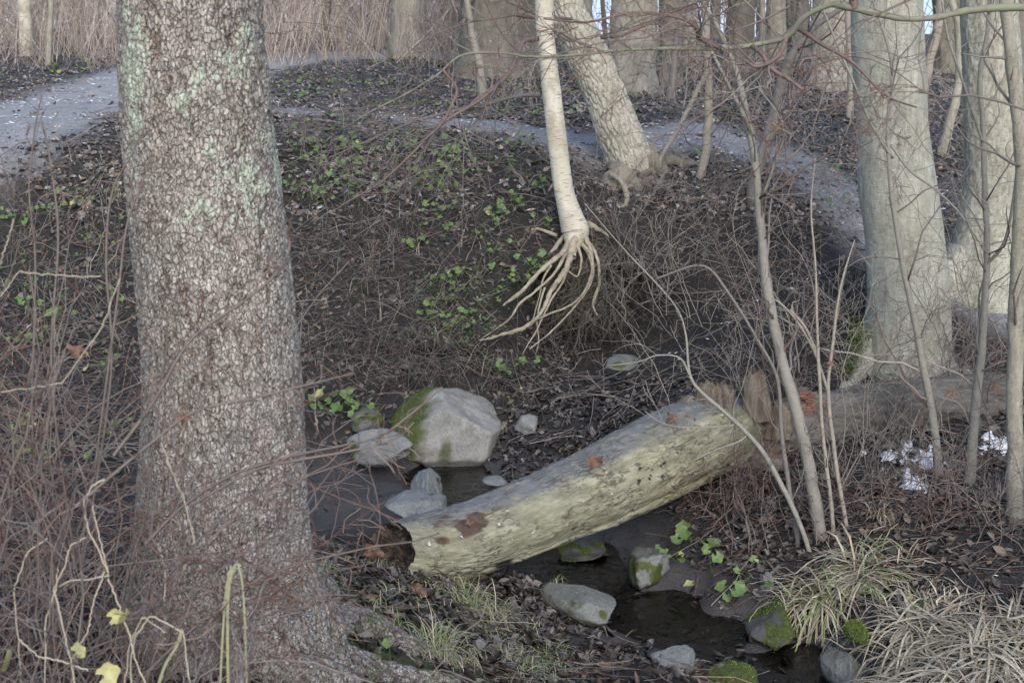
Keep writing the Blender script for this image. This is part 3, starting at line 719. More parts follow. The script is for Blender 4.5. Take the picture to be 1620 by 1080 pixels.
def root_part(root, L, mat, n=26, sides=10, bury=True, seed=0):
    p, r = pxline(L, n)
    if bury:
        k0 = n // 3
        for k in range(k0, n):
            f = (k - k0) / (n - k0); g_ = gh(p[k][0], p[k][1]); p[k][2] = p[k][2] * (1 - f) + (g_ - r[k] * .9 * f) * f
    p = p + (r.mean() * .9 * np.stack([fbm(p, 11, 3, seed + 1), fbm(p, 11, 3, seed + 2), fbm(p, 11, 3, seed + 3)], 1)) * np.linspace(0, 1, n)[:, None] ** .5
    def d(q, a, s, V): return r.mean() * (.35 * fbm(V, 22, 3, seed) + .25 * fbm(V, 60, 2, seed)), {}
    V, F, at = trunk_mesh(p, r, sides, max(.008, r.mean() * .4), d)
    return part('root', V, F, mat, root, attrs=at)

# --- leaning tree with flaking bark
def build_leaning():
    L = [(1003, 292, 11.0, 82), (995, 255, 11.0, 70), (975, 200, 11.0, 64), (949, 130, 11.0, 61), (917, 60, 11.0, 58), (886, -5, 11.0, 56)]
    pts, rad = ext(L, 5.5, 90, .25)
    V, F, at = trunk_mesh(pts, rad, 200, .009, smooth_disp(.012, .011, 3), lobed([(-1.9, .35, .35), (-.6, .5, .4), (.1, .4, .3), (2.5, .4, .4)], .32, skirt=.0), (-1, 1.9), .05)
    b = pts[6]; root = thing('leaning_tree', 'pale leaning tree with ridged flaking bark standing on the bank crest', 'tree', (b[0], b[1], gh(b[0], b[1])))
    part('trunk', V, F, MAT['flaky'], root, attrs=at)
    for i, r_ in enumerate([[(985, 272, 10.8, 50), (975, 300, 10.7, 46), (962, 330, 10.6, 36), (955, 362, 10.45, 26)],
                            [(1002, 275, 10.8, 40), (1001, 292, 10.72, 32), (1000, 312, 10.6, 22)],
                            [(1022, 272, 10.85, 38), (1022, 290, 10.8, 30), (1022, 308, 10.7, 20)],
                            [(1008, 235, 11.0, 40), (1038, 262, 10.9, 28), (1062, 282, 10.85, 18), (1085, 292, 10.8, 9)],
                            [(1005, 235, 11., 36), (1050, 250, 11.05, 22), (1095, 262, 11.1, 13), (1150, 270, 11.15, 6)]]):
        root_part(root, r_, MAT['rootsoil'], sides=16, seed=i, bury=i > 2)
    # dangling dead stub and lower branch
    out = []; p, r = pxline([(965, 275, 10.6, 7), (985, 290, 10.5, 9), (992, 318, 10.45, 9), (980, 332, 10.4, 6)], 14); out.append((p, r, 0))
    V, F = curves_geo(out); part('branch_stub', V, F, MAT['root'], root)
    high_limbs(root, pts, rad, 3.0, 5, MAT['farbark'], 8)
    rng = np.random.default_rng(5); out = []
    for (u, v, d) in [(905, 30, (-1, -.5, .1)), (935, 75, (-1, -.7, .05)), (950, 60, (1, -.4, .2))]:
        grow(out, P(u, v, 10.8), d, 1.3, .012, 2, rng, .35, .1, (3, 6))
    V, F = curves_geo(out, minr=.0022); part('branch', V, F, MAT['grey_twig'], root)
build_leaning()

# --- birch with exposed roots
def build_birch():
    Y = 10.0
    L = [(904, 398, 9.88, 14), (907, 384, 9.95, 28), (910, 366, Y, 44), (903, 342, Y, 38), (892, 300, Y, 32), (881, 220, Y, 32), (873, 150, Y, 30), (867, 90, Y, 28), (861, 0, Y, 29)]
    pts, rad = ext(L, 6., 90, .05)
    V, F, at = trunk_mesh(pts, rad, 72, .012, smooth_disp(.007, 0, 13), lobed([(-.2, .35, .4), (-2.2, .25, .4), (-1.3, .2, .3)], .08, skirt=.0), (-1, 1.9), .06)
    root = thing('birch_tree', 'slim cream birch with roots hanging bare over the bank', 'tree', pts[2])
    part('trunk', V, F, MAT['birch'], root, attrs=at)
    RL = [[(912, 362, 10., 19.2), (907, 385, 9.9, 13.6), (898, 420, 9.78, 9.6), (876, 455, 9.6, 8.0), (858, 492, 9.5, 7.2), (830, 518, 9.4, 6.4), (798, 528, 9.37, 5.6), (758, 538, 9.36, 3.2)],
          [(905, 366, 10., 14.4), (893, 395, 9.88, 9.6), (868, 418, 9.78, 8.0), (838, 446, 9.66, 6.4), (815, 470, 9.6, 5.6), (795, 484, 9.6, 3.2)],
          [(903, 385, 9.95, 8.0), (880, 428, 9.75, 4.8), (846, 462, 9.6, 4.0), (822, 480, 9.55, 4.0), (805, 505, 9.5, 3.2), (762, 536, 9.4, 1.6)],
          [(915, 365, 10, 14.4), (926, 375, 9.95, 9.6), (932, 392, 9.9, 6.4), (938, 415, 9.86, 3.2)],
          [(908, 350, 10, 16.0), (930, 354, 10., 12.0), (946, 362, 10., 7.2), (962, 374, 10.0, 3.2)],
          [(900, 362, 10, 11.2), (888, 380, 10.0, 7.2), (873, 398, 9.97, 5.6), (868, 404, 9.98, 3.2)],
          [(904, 395, 9.9, 6.4), (893, 440, 9.7, 4.0), (870, 478, 9.5, 3.2), (850, 520, 9.4, 2.4), (826, 560, 9.3, 1.6)],
          [(912, 385, 9.9, 5.6), (920, 410, 9.8, 4.0), (914, 436, 9.72, 3.2), (898, 428, 9.7, 1.6)],
          [(914, 378, 9.95, 6.4), (930, 400, 9.88, 5), (936, 430, 9.8, 4.8), (924, 462, 9.65, 4.0), (900, 484, 9.5, 3.2), (872, 496, 9.45, 3.2), (838, 510, 9.38, 1.6)],
          [(914, 378, 9.95, 5.4), (934, 402, 9.86, 5), (938, 430, 9.8, 4.8), (930, 458, 9.7, 4.0), (905, 490, 9.55, 3.2), (868, 528, 9.4, 2.4), (838, 552, 9.33, 1.6)],
          [(872, 420, 9.78, 4), (860, 440, 9.7, 3.2), (853, 470, 9.6, 2.4), (845, 500, 9.5, 1.6), (838, 515, 9.45, 1.6)],
          [(862, 455, 9.62, 4), (855, 478, 9.55, 3.2), (850, 505, 9.48, 2.4), (852, 540, 9.4, 1.6), (846, 565, 9.35, 0.8)],
          [(918, 372, 9.97, 7), (938, 392, 9.92, 6), (947, 420, 9.85, 5.4), (948, 450, 9.8, 5.6), (938, 480, 9.72, 4.8), (944, 500, 9.7, 2.4)],
          [(880, 372, 10., 6.4), (850, 362, 10.1, 4.8), (820, 368, 10.15, 3.2)]]
    for i, r_ in enumerate(RL): root_part(root, r_, MAT['root'], n=40, sides=12 if i < 6 else 7, bury=False, seed=i)
    # left branches, drooping and forked
    rng = np.random.default_rng(12)
    for i, (L, nt) in enumerate([([(850, 62, 9.9, 9), (828, 66, 9.7, 8), (818, 90, 9.5, 7), (802, 120, 9.3, 7), (760, 158, 9.1, 6), (700, 195, 8.9, 5), (650, 245, 8.8, 4), (600, 290, 8.7, 3), (540, 325, 8.6, 2)], 14),
                                 ([(852, 150, 9.9, 10), (820, 152, 9.7, 6), (770, 165, 9.4, 6), (720, 175, 9.2, 5), (650, 195, 9.0, 4), (600, 215, 8.9, 3), (520, 250, 8.8, 2)], 12)]):
        p, r = pxline(L, 40); out = [(p, np.maximum(r, .0035), 0)]
        twigs_on(out, p, r, nt, (.3, .9), rng, 1, .25, .35, .25, nch=(1, 4))
        V, F = curves_geo(out, minr=.0022); part('branch', V, F, MAT['grey_twig'], root)
    high_limbs(root, pts, rad, 2.8, 6, MAT['grey_twig'], 18, (.8, 1.6))
    # fine hair roots in the undercut
    out = []
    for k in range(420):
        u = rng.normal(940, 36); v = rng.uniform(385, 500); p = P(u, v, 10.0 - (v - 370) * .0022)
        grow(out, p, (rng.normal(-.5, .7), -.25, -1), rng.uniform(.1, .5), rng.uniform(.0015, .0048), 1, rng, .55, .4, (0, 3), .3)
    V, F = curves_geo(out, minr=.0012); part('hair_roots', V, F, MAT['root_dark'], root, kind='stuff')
build_birch()

# --- the two big beeches on the right
def build_beeches():
    L = [(1432, 600, 8.5, 150), (1432, 560, 8.5, 134), (1437, 480, 8.5, 126), (1431, 380, 8.5, 120), (1420, 300, 8.5, 119), (1412, 200, 8.5, 110), (1404, 80, 8.5, 114), (1402, -10, 8.5, 112)]
    pts, rad = ext(L, 6.5, 90, .3)
    def mf(q, a, s, V): return sst(.0, .25, fbm(q, 8, 3, 5) + .1) * sst(.62, .35, s) * sst(-.55, -.9, np.cos(a)) * .9
    V, F, at = trunk_mesh(pts, rad, 150, .011, smooth_disp(.010, 0, 23, mf), lobed([(-2.6, .28, .35), (-1.2, .25, .3), (-.3, .3, .4), (2.6, .3, .4)], .35, skirt=.08), (-1.3, 1.9), .06)
    root = thing('beech_tree', 'nearer of two big beeches, smooth grey with mossy foot behind the rotten log', 'tree', pts[4])
    part('trunk', V, F, MAT['beech'], root, attrs=at)
    root_part(root, [(1385, 540, 8.45, 40), (1368, 575, 8.4, 34), (1350, 600, 8.3, 24), (1325, 615, 8.25, 12)], MAT['beech'], sides=16)
    root_part(root, [(1470, 560, 8.45, 50), (1500, 590, 8.4, 34), (1535, 605, 8.35, 22), (1580, 612, 8.3, 10)], MAT['beech'], sides=16)
    high_limbs(root, pts, rad, 3.2, 6, MAT['beech'], 28)
    g = Geo(); rng = np.random.default_rng(4)
    for (u, v, su, sv, n) in [(1353, 550, 8, 20, 520), (1346, 585, 9, 10, 420), (1366, 530, 5, 12, 160)]:
        for k in range(n):
            p = P(rng.normal(u, su), rng.normal(v, sv), 8.33 + rng.normal(0, .03)); d = rng.normal(0, 1, 3) * .012 + [0, -.008, .012]
            w_ = rng.normal(0, .005, 3); g.add([p, p + w_, p + d], [[0, 1, 2]])
    V, F = g.out(); part('moss_clump', V, F, MAT['moss'], root, smooth=False, kind='stuff')
    L = [(1545, 500, 9.4, 150), (1553, 440, 9.4, 118), (1568, 360, 9.4, 102), (1574, 280, 9.4, 94), (1572, 180, 9.4, 90), (1568, 80, 9.4, 88), (1564, -10, 9.4, 86)]
    pts, rad = ext(L, 6.5, 90, .3)
    def mf2(q, a, s, V): return sst(.0, .3, fbm(q, 6, 3, 5) + .1) * sst(.9, .3, s) * sst(.2, -.7, np.cos(a)) * .7
    V, F, at = trunk_mesh(pts, rad, 130, .012, smooth_disp(.012, .004, 33, mf2), lobed([(-2.7, .55, .4), (-1.9, .2, .3), (-.4, .3, .4)], .4, skirt=.05), (-1.2, 1.9), .06)
    root = thing('beech_tree', 'rough grey beech with green tinted flared base, behind and right of the other beech', 'tree', pts[4])
    part('trunk', V, F, MAT['beech'], root, attrs=at)
    root_part(root, [(1525, 400, 9.35, 50), (1505, 440, 9.3, 44), (1490, 480, 9.25, 34), (1475, 520, 9.1, 20)], MAT['beech'], sides=16)
    high_limbs(root, pts, rad, 3.2, 6, MAT['beech'], 38)
build_beeches()
# ------------------------------------------------------------------ fallen log, broken stump, rotten log
def _axis(pts):
    seg = np.linalg.norm(np.diff(pts, axis=0), axis=1); S = np.concatenate([[0], np.cumsum(seg)]); return S
def build_log():
    L = [(619, 868, 6.10, 88), (655, 868, 6.2, 108), (720, 860, 6.35, 122), (800, 829, 6.6, 124), (900, 789, 6.95, 132), (1000, 743, 7.3, 141), (1080, 704, 7.6, 140), (1140, 682, 7.8, 118), (1182, 668, 7.95, 76)]
    W = np.array([[*P(u, v, Y), px(P(u, v, Y), wd) / 2] for u, v, Y, wd in L]); s_ = spline(W, 80); pts, rad = s_[:, :3], s_[:, 3]; S = _axis(pts)
    def onlog(u, v, su, sv, V):
        # where a mark sits along and around the log, by its own place on the front face
        k = np.argmin([np.hypot(*(np.array(pr(p)) - (u, v))) for p in pts]); p = pts[k] + np.array([0, -rad[k] * .9, 0])
        dd = V - (np.array([0, 0, CAMZ]) + ray(u, v) * (depth(p) / 1.0))
        k_ = px(p, 1); return np.exp(-(dd[:, 0] / (su * k_)) ** 2 - (dd[:, 2] / (sv * k_)) ** 2) * (dd[:, 1] < .4)
    def pr(p):
        r = p - np.array([0, 0, CAMZ]); d = depth(p); return 810 + FPX * r[0] / d, 540 - FPX * (r[1] * sp + r[2] * cp) / d
    def disp(q, a, s, V):
        c = np.stack([np.interp(s, S, pts[:, k]) for k in range(3)], 1); rr = np.interp(s, S, rad)
        up = (V[:, 2] - c[:, 2]) / rr; fr = -(V[:, 1] - c[:, 1]) / rr
        th = np.arctan2(V[:, 2] - c[:, 2], -(V[:, 1] - c[:, 1]))
        w_ = .03 * fbm(q * [1, 1, .4], 9, 3, 3)
        F1, F2, ID = voro(np.stack([th * .2 + w_, s * .16, 0 * s], 1) * [60, 60, 1], 4); e = F2 - F1
        ck = sst(.13, .02, e) * sst(-.05, .25, fbm(q, 7, 3, 8))
        ln = np.exp(-((th + .62 + .10 * np.sin(s * 2.2) + .05 * fbm(q * [0, 0, 1], 6, 3, 2)) / .03) ** 2) * sst(.2, .5, s)
        sc = sst(.2, .42, fbm(q * [1, 1, .45], 24, 3, 15))
        d = .022 * fbm(q * [1, 1, .3], 3.2, 3, 12) + .009 * np.cos(2 * th - .6) + .010 * fbm(q * [1, 1, .35], 8, 4, 11) - .008 * ck - .012 * ln + .0045 * sc + .0035 * fbm(q * [1, 1, .5], 50, 4, 17) + .012 * np.exp(-((th + .8) / .12) ** 2) * sst(.3, .8, s)
        red = np.clip(1.2 * onlog(738, 820, 52, 22, V) * (fbm(q * [1, 1, .35], 15, 5, 19) * 1.6 + .55) - .1, 0, 1) + .9 * np.exp(-((th + .62 + .10 * np.sin(s * 2.2)) / .035) ** 2) * sst(1., 1.8, s) * sst(-.1, .2, fbm(q, 6, 3, 66))
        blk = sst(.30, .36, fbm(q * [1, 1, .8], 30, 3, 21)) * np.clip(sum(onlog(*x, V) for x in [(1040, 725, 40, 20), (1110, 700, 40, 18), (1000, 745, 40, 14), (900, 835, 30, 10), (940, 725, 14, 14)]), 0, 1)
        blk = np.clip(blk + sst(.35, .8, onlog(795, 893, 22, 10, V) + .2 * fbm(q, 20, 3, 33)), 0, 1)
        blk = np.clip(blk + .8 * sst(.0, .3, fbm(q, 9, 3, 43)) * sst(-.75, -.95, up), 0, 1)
        top = sst(.68, .92, up + .12 * fbm(q * [1, 1, .5], 5, 3, 14))
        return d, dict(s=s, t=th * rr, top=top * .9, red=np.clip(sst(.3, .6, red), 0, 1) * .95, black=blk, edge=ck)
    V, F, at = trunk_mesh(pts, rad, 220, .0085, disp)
    # ragged rim at the cut end
    root = thing('fallen_log', 'thick barkless log lying slanted across the stream', 'log', (pts[0][0], pts[0][1], pts[0][2] - rad[0]))
    n0 = 220; ang = np.arange(n0) * 2 * np.pi / n0
    ax = (pts[3] - pts[0]); ax /= np.linalg.norm(ax)
    rag = .020 * fbm(np.stack([np.cos(ang), np.sin(ang), 0 * ang], 1), 3, 4, 9)
    for k in range(14): V[k * n0:(k + 1) * n0] += ax * (rag * (1 - k / 14))[:, None]
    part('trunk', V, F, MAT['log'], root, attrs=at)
    c0 = pts[0]; rim = V[:n0].copy(); rings = [rim + ax * .001]
    for f, dz in ((.93, .012), (.84, .022), (.78, .05), (.6, .045), (.45, .062), (.3, .05), (.15, .06), (.02, .055)):
        nn = .07 * fbm(np.stack([np.cos(ang) * 3, np.sin(ang) * 3, ang * 0 + f * 5], 1), 1.3, 3, 4); dz = dz + .03 * fbm(np.stack([np.cos(ang) * 4 * f, np.sin(ang) * 4 * f, ang * 0], 1), 1.6, 4, 8)[:, None]
        rings.append(c0 + (rim - c0) * (f + nn * (f > .1))[:, None] + ax * dz)
    Vc = np.vstack(rings); b = B('rotten_core', .95, .1); b.bump(b.noise(30, 5, .7), .02, 1.)
    m = b.done(b.ramp(b.noise(18, 5, .7), [(.32, (.016, .014, .013)), (.5, (.045, .036, .030)), (.68, (.13, .09, .06))]))
    part('rotten_core', Vc, tube_faces(len(rings), n0)[:, ::-1], m, root)
    # torn right end: upright splintered slabs
    def slab(cu, cv, Y, wpx, hpx, tpx, seed, lean=0, jag=.25):
        rng = np.random.default_rng(seed); n, k = 34, 56
        base = P(cu, cv, Y); kx = px(base, 1); th = np.arange(k) * 2 * np.pi / k
        prof = 1 - jag * np.abs(fbm(np.stack([np.cos(th) * 1.3, np.sin(th) * 1.3, th * 0 + seed], 1), 1.1, 4, seed)) * 2.2
        V = []
        for i in range(n):
            f = i / (n - 1); h = hpx * kx * f
            sh = (1 - .25 * f) * np.where(f > .9, .6, 1)
            q = np.stack([np.cos(th), np.sin(th), np.full(k, f * 3)], 1)
            rr = 1 + .42 * fbm(q * [1, 1, .35], 1.2, 3, seed) + .07 * fbm(q * [1, 1, .5], 5, 3, seed + 4)
            V.append(np.stack([base[0] + np.cos(th) * wpx * kx * .5 * sh * rr + lean * h, base[1] + np.sin(th) * tpx * kx * .5 * sh * rr, base[2] + h * prof], 1))
        V.append(np.array([[V[-1][:, 0].mean(), V[-1][:, 1].mean(), V[-1][:, 2].mean() - .02]])); V = np.vstack(V)
        j = np.arange(k); tri = np.stack([(n - 1) * k + j, (n - 1) * k + (j + 1) % k, np.full(k, n * k)], 1)
        return V, [tube_faces(n, k), tri]
    for i, a_ in enumerate([(1126, 662, 7.68, 72, 66, 30, 3, .05, .22), (1200, 664, 7.74, 50, 88, 26, 5, -.16, .34), (1162, 690, 7.8, 96, 50, 60, 8, .0, .2), (1092, 645, 7.7, 50, 22, 30, 9, .2, .2), (1225, 690, 7.8, 50, 62, 34, 12, .1, .3)]):
        V, F = slab(*a_); part('splinter', V, F, MAT['torn'], root)
build_log()
def build_oldlog():
    L = [(1165, 700, 7.95, 100), (1200, 690, 7.95, 92), (1260, 668, 7.95, 84), (1340, 655, 8.0, 80), (1430, 642, 8.05, 78), (1520, 632, 8.1, 74), (1580, 626, 8.15, 70), (1600, 624, 8.15, 58)]
    W = np.array([[*P(u, v, Y), px(P(u, v, Y), wd) / 2] for u, v, Y, wd in L]); s_ = spline(W, 80); pts, rad = s_[:, :3], s_[:, 3]
    def disp(q, a, s, V):
        F1, F2, ID = voro((q + .02 * fbm(q, 9, 3, 2)[:, None]) * [14, 14, 3], 7); e = F2 - F1
        pl_ = sst(-.05, .15, fbm(q * [1, 1, .4], 5, 3, 5))
        return .016 * fbm(q * [1, 1, .3], 7, 4, 41) + .014 * pl_ * sst(0, .2, e) + .003 * fbm(q, 60, 2, 8), {}
    V, F, at = trunk_mesh(pts, rad, 110, .011, disp)
    root = thing('rotten_log', 'dark rotten log lying level in front of the big beech', 'log', (pts[0][0], pts[0][1], pts[0][2] - rad[0]))
    part('trunk', V, F, MAT['oldlog'], root)
    # orange crumbly break near its left end and dark slabs of bark below
    rng = np.random.default_rng(4); g = Geo()
    for k in range(90):
        p = P(rng.uniform(1255, 1285), rng.uniform(620, 668), 7.83 + rng.uniform(-.01, .03)); d = rng.normal(0, .004, 3)
        sx, sz = rng.uniform(.012, .03), rng.uniform(.003, .008)
        bx_ = np.array([[x * sx, y * .008, z * sz] for x in (-1, 1) for y in (-1, 1) for z in (-1, 1)]) + p + d
        g.add(bx_, np.array([[0, 1, 3, 2], [4, 6, 7, 5], [0, 4, 5, 1], [2, 3, 7, 6], [0, 2, 6, 4], [1, 5, 7, 3]]))
    V, F = g.out(); b = B('orange_rot', .9); part('crumbled_wood', V, F, b.done(b.ramp(b.island(), [(0, (.12, .06, .042)), (1, (.24, .13, .09))])), root, smooth=False, kind='stuff')
    for i, L in enumerate([[(1190, 720, 7.9, 60), (1215, 735, 7.85, 58), (1240, 755, 7.8, 44), (1255, 790, 7.7, 20)], [(1170, 720, 7.9, 40), (1185, 745, 7.85, 34), (1190, 780, 7.75, 14)]]):
        p, r = pxline(L, 20)
        def d2(q, a, s, V): return .02 * fbm(q, 12, 3, i), {}
        V, F, at = trunk_mesh(p, r, 24, .015, d2); part('broken_limb', V, F, MAT['oldlog'], root)
build_oldlog()

# ------------------------------------------------------------------ rocks
def ico(sub):
    import bmesh
    bm = bmesh.new(); bmesh.ops.create_icosphere(bm, subdivisions=sub, radius=1)
    V = np.array([v.co[:] for v in bm.verts]); F = np.array([[v.index for v in f.verts] for f in bm.faces]); bm.free(); return V, F
_ICO = {5: ico(5), 4: ico(4), 6: ico(6)}
def rock(label, box, Y, mat, seed, dy=None, moss=.3, planes=8, sub=4, sharp=.50, tilt=0., dims=None, extra=None, mossf=None, name='rock', cat='rock', rough=.05, group=None):
    u0, v0, u1, v1 = box; c = P((u0 + u1) / 2, (v0 + v1) / 2, Y); k = px(c, 1); rng = np.random.default_rng(seed)
    D, F = _ICO[sub]; r = np.full(len(D), 9.)
    N = rng.normal(0, 1, (planes, 3)); N /= np.linalg.norm(N, axis=1)[:, None]; dd = rng.uniform(sharp, .92, planes)
    if extra: N = np.vstack([N, [np.array(e[:3]) / np.linalg.norm(e[:3]) for e in extra]]); dd = np.append(dd, [e[3] for e in extra])
    q = 0
    for n_, d_ in zip(N, dd):
        t = D @ n_; q = q + np.exp(-60 * np.where(t > .05, np.minimum(d_ / np.maximum(t, .05), 3), 3.))
    q = q + np.exp(-60 * 1.0); r = -np.log(q) / 60
    V = D * r[:, None]; mx, mn = V.max(0), V.min(0); V = (V - (mx + mn) / 2) / ((mx - mn) / 2)
    sx, hh = (u1 - u0) * k / 2, (v1 - v0) * k / 2; S_ = math.sin(R(PITCH) + (c[1] * 0 + ((v0 + v1) / 2 - 540) / FPX)); sy = min(dy, .82 * hh / S_); sz = math.sqrt(hh * hh - (sy * S_) ** 2) / math.sqrt(1 - S_ * S_)
    if dims: sx, sy, sz = dims[0] * k, dims[1] * k, dims[2] * k
    if tilt:
        ct, st = math.cos(tilt), math.sin(tilt); V = np.stack([V[:, 0] * ct - V[:, 2] * st, V[:, 1], V[:, 0] * st + V[:, 2] * ct], 1)
    V = V * [sx, sy, sz] * (1 + .16 * fbm(V + seed, 1.1, 3, seed + 9))[:, None]
    if dims: cy_, sy_ = math.cos(R(dims[3])), math.sin(R(dims[3])); V = np.stack([V[:, 0] * cy_ - V[:, 1] * sy_, V[:, 0] * sy_ + V[:, 1] * cy_, V[:, 2]], 1)
    Vn = V + D * (rough * min(sx, sz, .3) * 2 * fbm(V + seed, 9 / max(sx, .1) * .5, 5, seed, .6))[:, None] + D * (.004 * fbm(V, 60, 3, seed))[:, None]
    Wd = Vn + c
    m = sst(.08, .2, fbm(Wd, 7, 4, seed + 3, .6) + (moss - .5)) if mossf is None else mossf(Wd, k, c)
    wet = sst(WATER + .055, WATER + .02, Wd[:, 2] + .02 * fbm(Wd, 10, 3, 2))
    o = solo(name, Wd, F, mat, label, cat, group, attrs=dict(moss=m, wet=wet * .85))
    return Wd, F, m
def tufts(name_root, Wd, F, m, n, seed, size=.009):
    """moss: small upright tufts on the mossy faces of a rock"""
    rng = np.random.default_rng(seed); fm = m[F].mean(1); a, b, c = Wd[F[:, 0]], Wd[F[:, 1]], Wd[F[:, 2]]
    nr = np.cross(b - a, c - a); ar = np.linalg.norm(nr, axis=1); nr = nr / (ar[:, None] + 1e-12)
    w_ = ar * (fm > .5) * ((nr[:, 1] < .3) | (nr[:, 2] > .2))
    if w_.sum() == 0: return
    f = rng.choice(len(F), n, p=w_ / w_.sum()); r1, r2 = rng.random(n), rng.random(n); sw = r1 + r2 > 1; r1[sw], r2[sw] = 1 - r1[sw], 1 - r2[sw]
    p = a[f] + (b - a)[f] * r1[:, None] + (c - a)[f] * r2[:, None]
    d = nr[f] + rng.normal(0, .5, (n, 3)) + [0, 0, .3]; d *= size / np.linalg.norm(d, axis=1)[:, None] * rng.uniform(.5, 1.4, n)[:, None]
    s = rng.normal(0, 1, (n, 3)) * size * .25
    V = np.stack([p - s, p + s, p + d], 1).reshape(-1, 3); Ft = np.arange(3 * n).reshape(-1, 3)
    o = bpy.data.objects[name_root]; part('moss_tufts', V, [Ft], MAT['moss'], o, smooth=False, kind='stuff')
def last(n='rock'): return [o for o in bpy.data.objects if o.name.split('.')[0] == n][-1].name
# the big boulder: a blunt dome with a soil cap and moss down its left side
def bm_(Wd, k, c):
    x = (Wd[:, 0] - c[0]) / k; z = (Wd[:, 2] - c[2]) / k; n = 16 * fbm(Wd, 9, 4, 3, .6)
    a = sst(-30, -52, x + n + z * -.25); b_ = sst(-44, -58, z + n) ; c_ = sst(15, 5, np.hypot((x + 2 + n * .5), (z + 15) * .5) ) * .8; d_ = sst(16, 6, np.hypot(x - 58 + n * .5, (z + 52) * .7))
    return np.clip(a + .8 * b_ + c_ + d_, 0, 1)
r = rock('largest boulder, pale grey with moss down its left side at the head of the pool', (622, 610, 802, 748), 9.06, MAT['palestone'], 7, dy=.34, sub=6, planes=4, sharp=.88,
         extra=[(-.55, -.35, .75, .80), (.62, -.2, .78, .70), (.1, -1, .12, .62), (1, -.5, -.1, .86), (-1, -.2, .1, .90), (0, -.5, -1, .9)], mossf=bm_, rough=.018, name='boulder', cat='boulder')
tufts(last('boulder'), *r, 2600, 1, .007)
rk = [
 ('smooth pale rock on the mud left of the big boulder', (550, 668, 646, 752), 8.45, 'stone', 21, .3, dict(sub=5, planes=6, sharp=.6, extra=[(-.1, -.5, .9, .55), (.9, -.4, .2, .7)], moss=.22, tilt=-.55, dims=(54, 36, 29, -12))),
 ('round rock half sunk under leafy plants above the pale rock', (556, 640, 606, 690), 8.9, 'stone_dark', 22, .2, dict(moss=.5)),
 ('pointed grey rock standing at the near edge of the pool', (646, 740, 702, 810), 7.75, 'stone', 23, .2, dict(sub=5, extra=[(-.7, -.4, .5, .55), (.9, -.3, .5, .52)], planes=5, moss=.2)),
 ('flat pale slab behind the left end of the log', (612, 780, 706, 822), 7.25, 'stone', 24, .3, dict(sub=5, extra=[(0, 0, 1, .5)], moss=.1, dims=(52, 45, 16, -25))),
 ('small heart shaped pale stone in the soil right of the boulder', (814, 656, 852, 692), 8.85, 'palestone', 25, .1, dict(moss=.1)),
 ('thin flat stone at the right side of the pool', (764, 752, 804, 768), 8.15, 'stone', 26, .12, dict(moss=.0)),
 ('mossy dark rock under the middle of the log', (884, 842, 958, 886), 7.35, 'mudstone', 28, .3, dict(sub=5, moss=.55)),
 ('long grey slab pointing into the stream below the log', (850, 912, 976, 1002), 6.42, 'midstone', 30, .26, dict(sub=5, extra=[(.1, -.1, 1, .5), (.9, -.5, .3, .75)], planes=6, moss=.3, tilt=.12, dims=(72, 36, 24, -40))),
 ('triangular grey stone in the shallows near the lower edge', (1030, 1018, 1102, 1064), 5.85, 'stone', 31, .2, dict(sub=5, extra=[(0, -.3, 1, .6), (1, -.3, .2, .7)], moss=.15)),
 ('low stone capped with bright green moss at the lower edge', (1118, 1046, 1198, 1110), 5.6, 'stone', 32, .22, dict(sub=5, moss=.85)),
 ('upright mossy rock on the right bank of the stream', (994, 862, 1060, 950), 7.0, 'midstone', 33, .2, dict(sub=5, moss=.42, planes=8)),
 ('dark muddy rock at the water below the green plants', (1070, 930, 1140, 990), 6.75, 'mudstone', 34, .22, dict(sub=5, moss=.25)),
 ('mossy boulder left of the drooping straw tussock', (1180, 948, 1256, 1030), 6.3, 'mudstone', 35, .24, dict(sub=5, moss=.8)),
 ('small mossy stone showing through the straw tussock', (1338, 982, 1372, 1018), 5.85, 'stone_dark', 36, .08, dict(moss=.9)),
 ('rounded blue grey stone under the straw tussock', (1306, 1020, 1372, 1100), 5.85, 'midstone', 37, .2, dict(sub=5, moss=.1)),
 ('small smooth grey pebble stone among twigs on the right bank', (1458, 860, 1486, 882), 6.75, 'stone', 38, .08, dict(moss=.0)),
 ('small upright stone left of the straw tussock top', (1202, 905, 1224, 940), 6.6, 'stone', 39, .07, dict(moss=.15)),
 ('dark half buried stone in the far bank right of the leaf hollow', (960, 560, 1010, 590), 9.1, 'stone_dark', 41, .15, dict(moss=.3)),
]
for lab, box, Y, mt, seed, dy, kw in rk:
    r = rock(lab, box, Y, MAT[mt], seed, dy, **kw)
    if kw.get('moss', .3) >= .5: tufts(last(), *r, 1500, seed, .007)

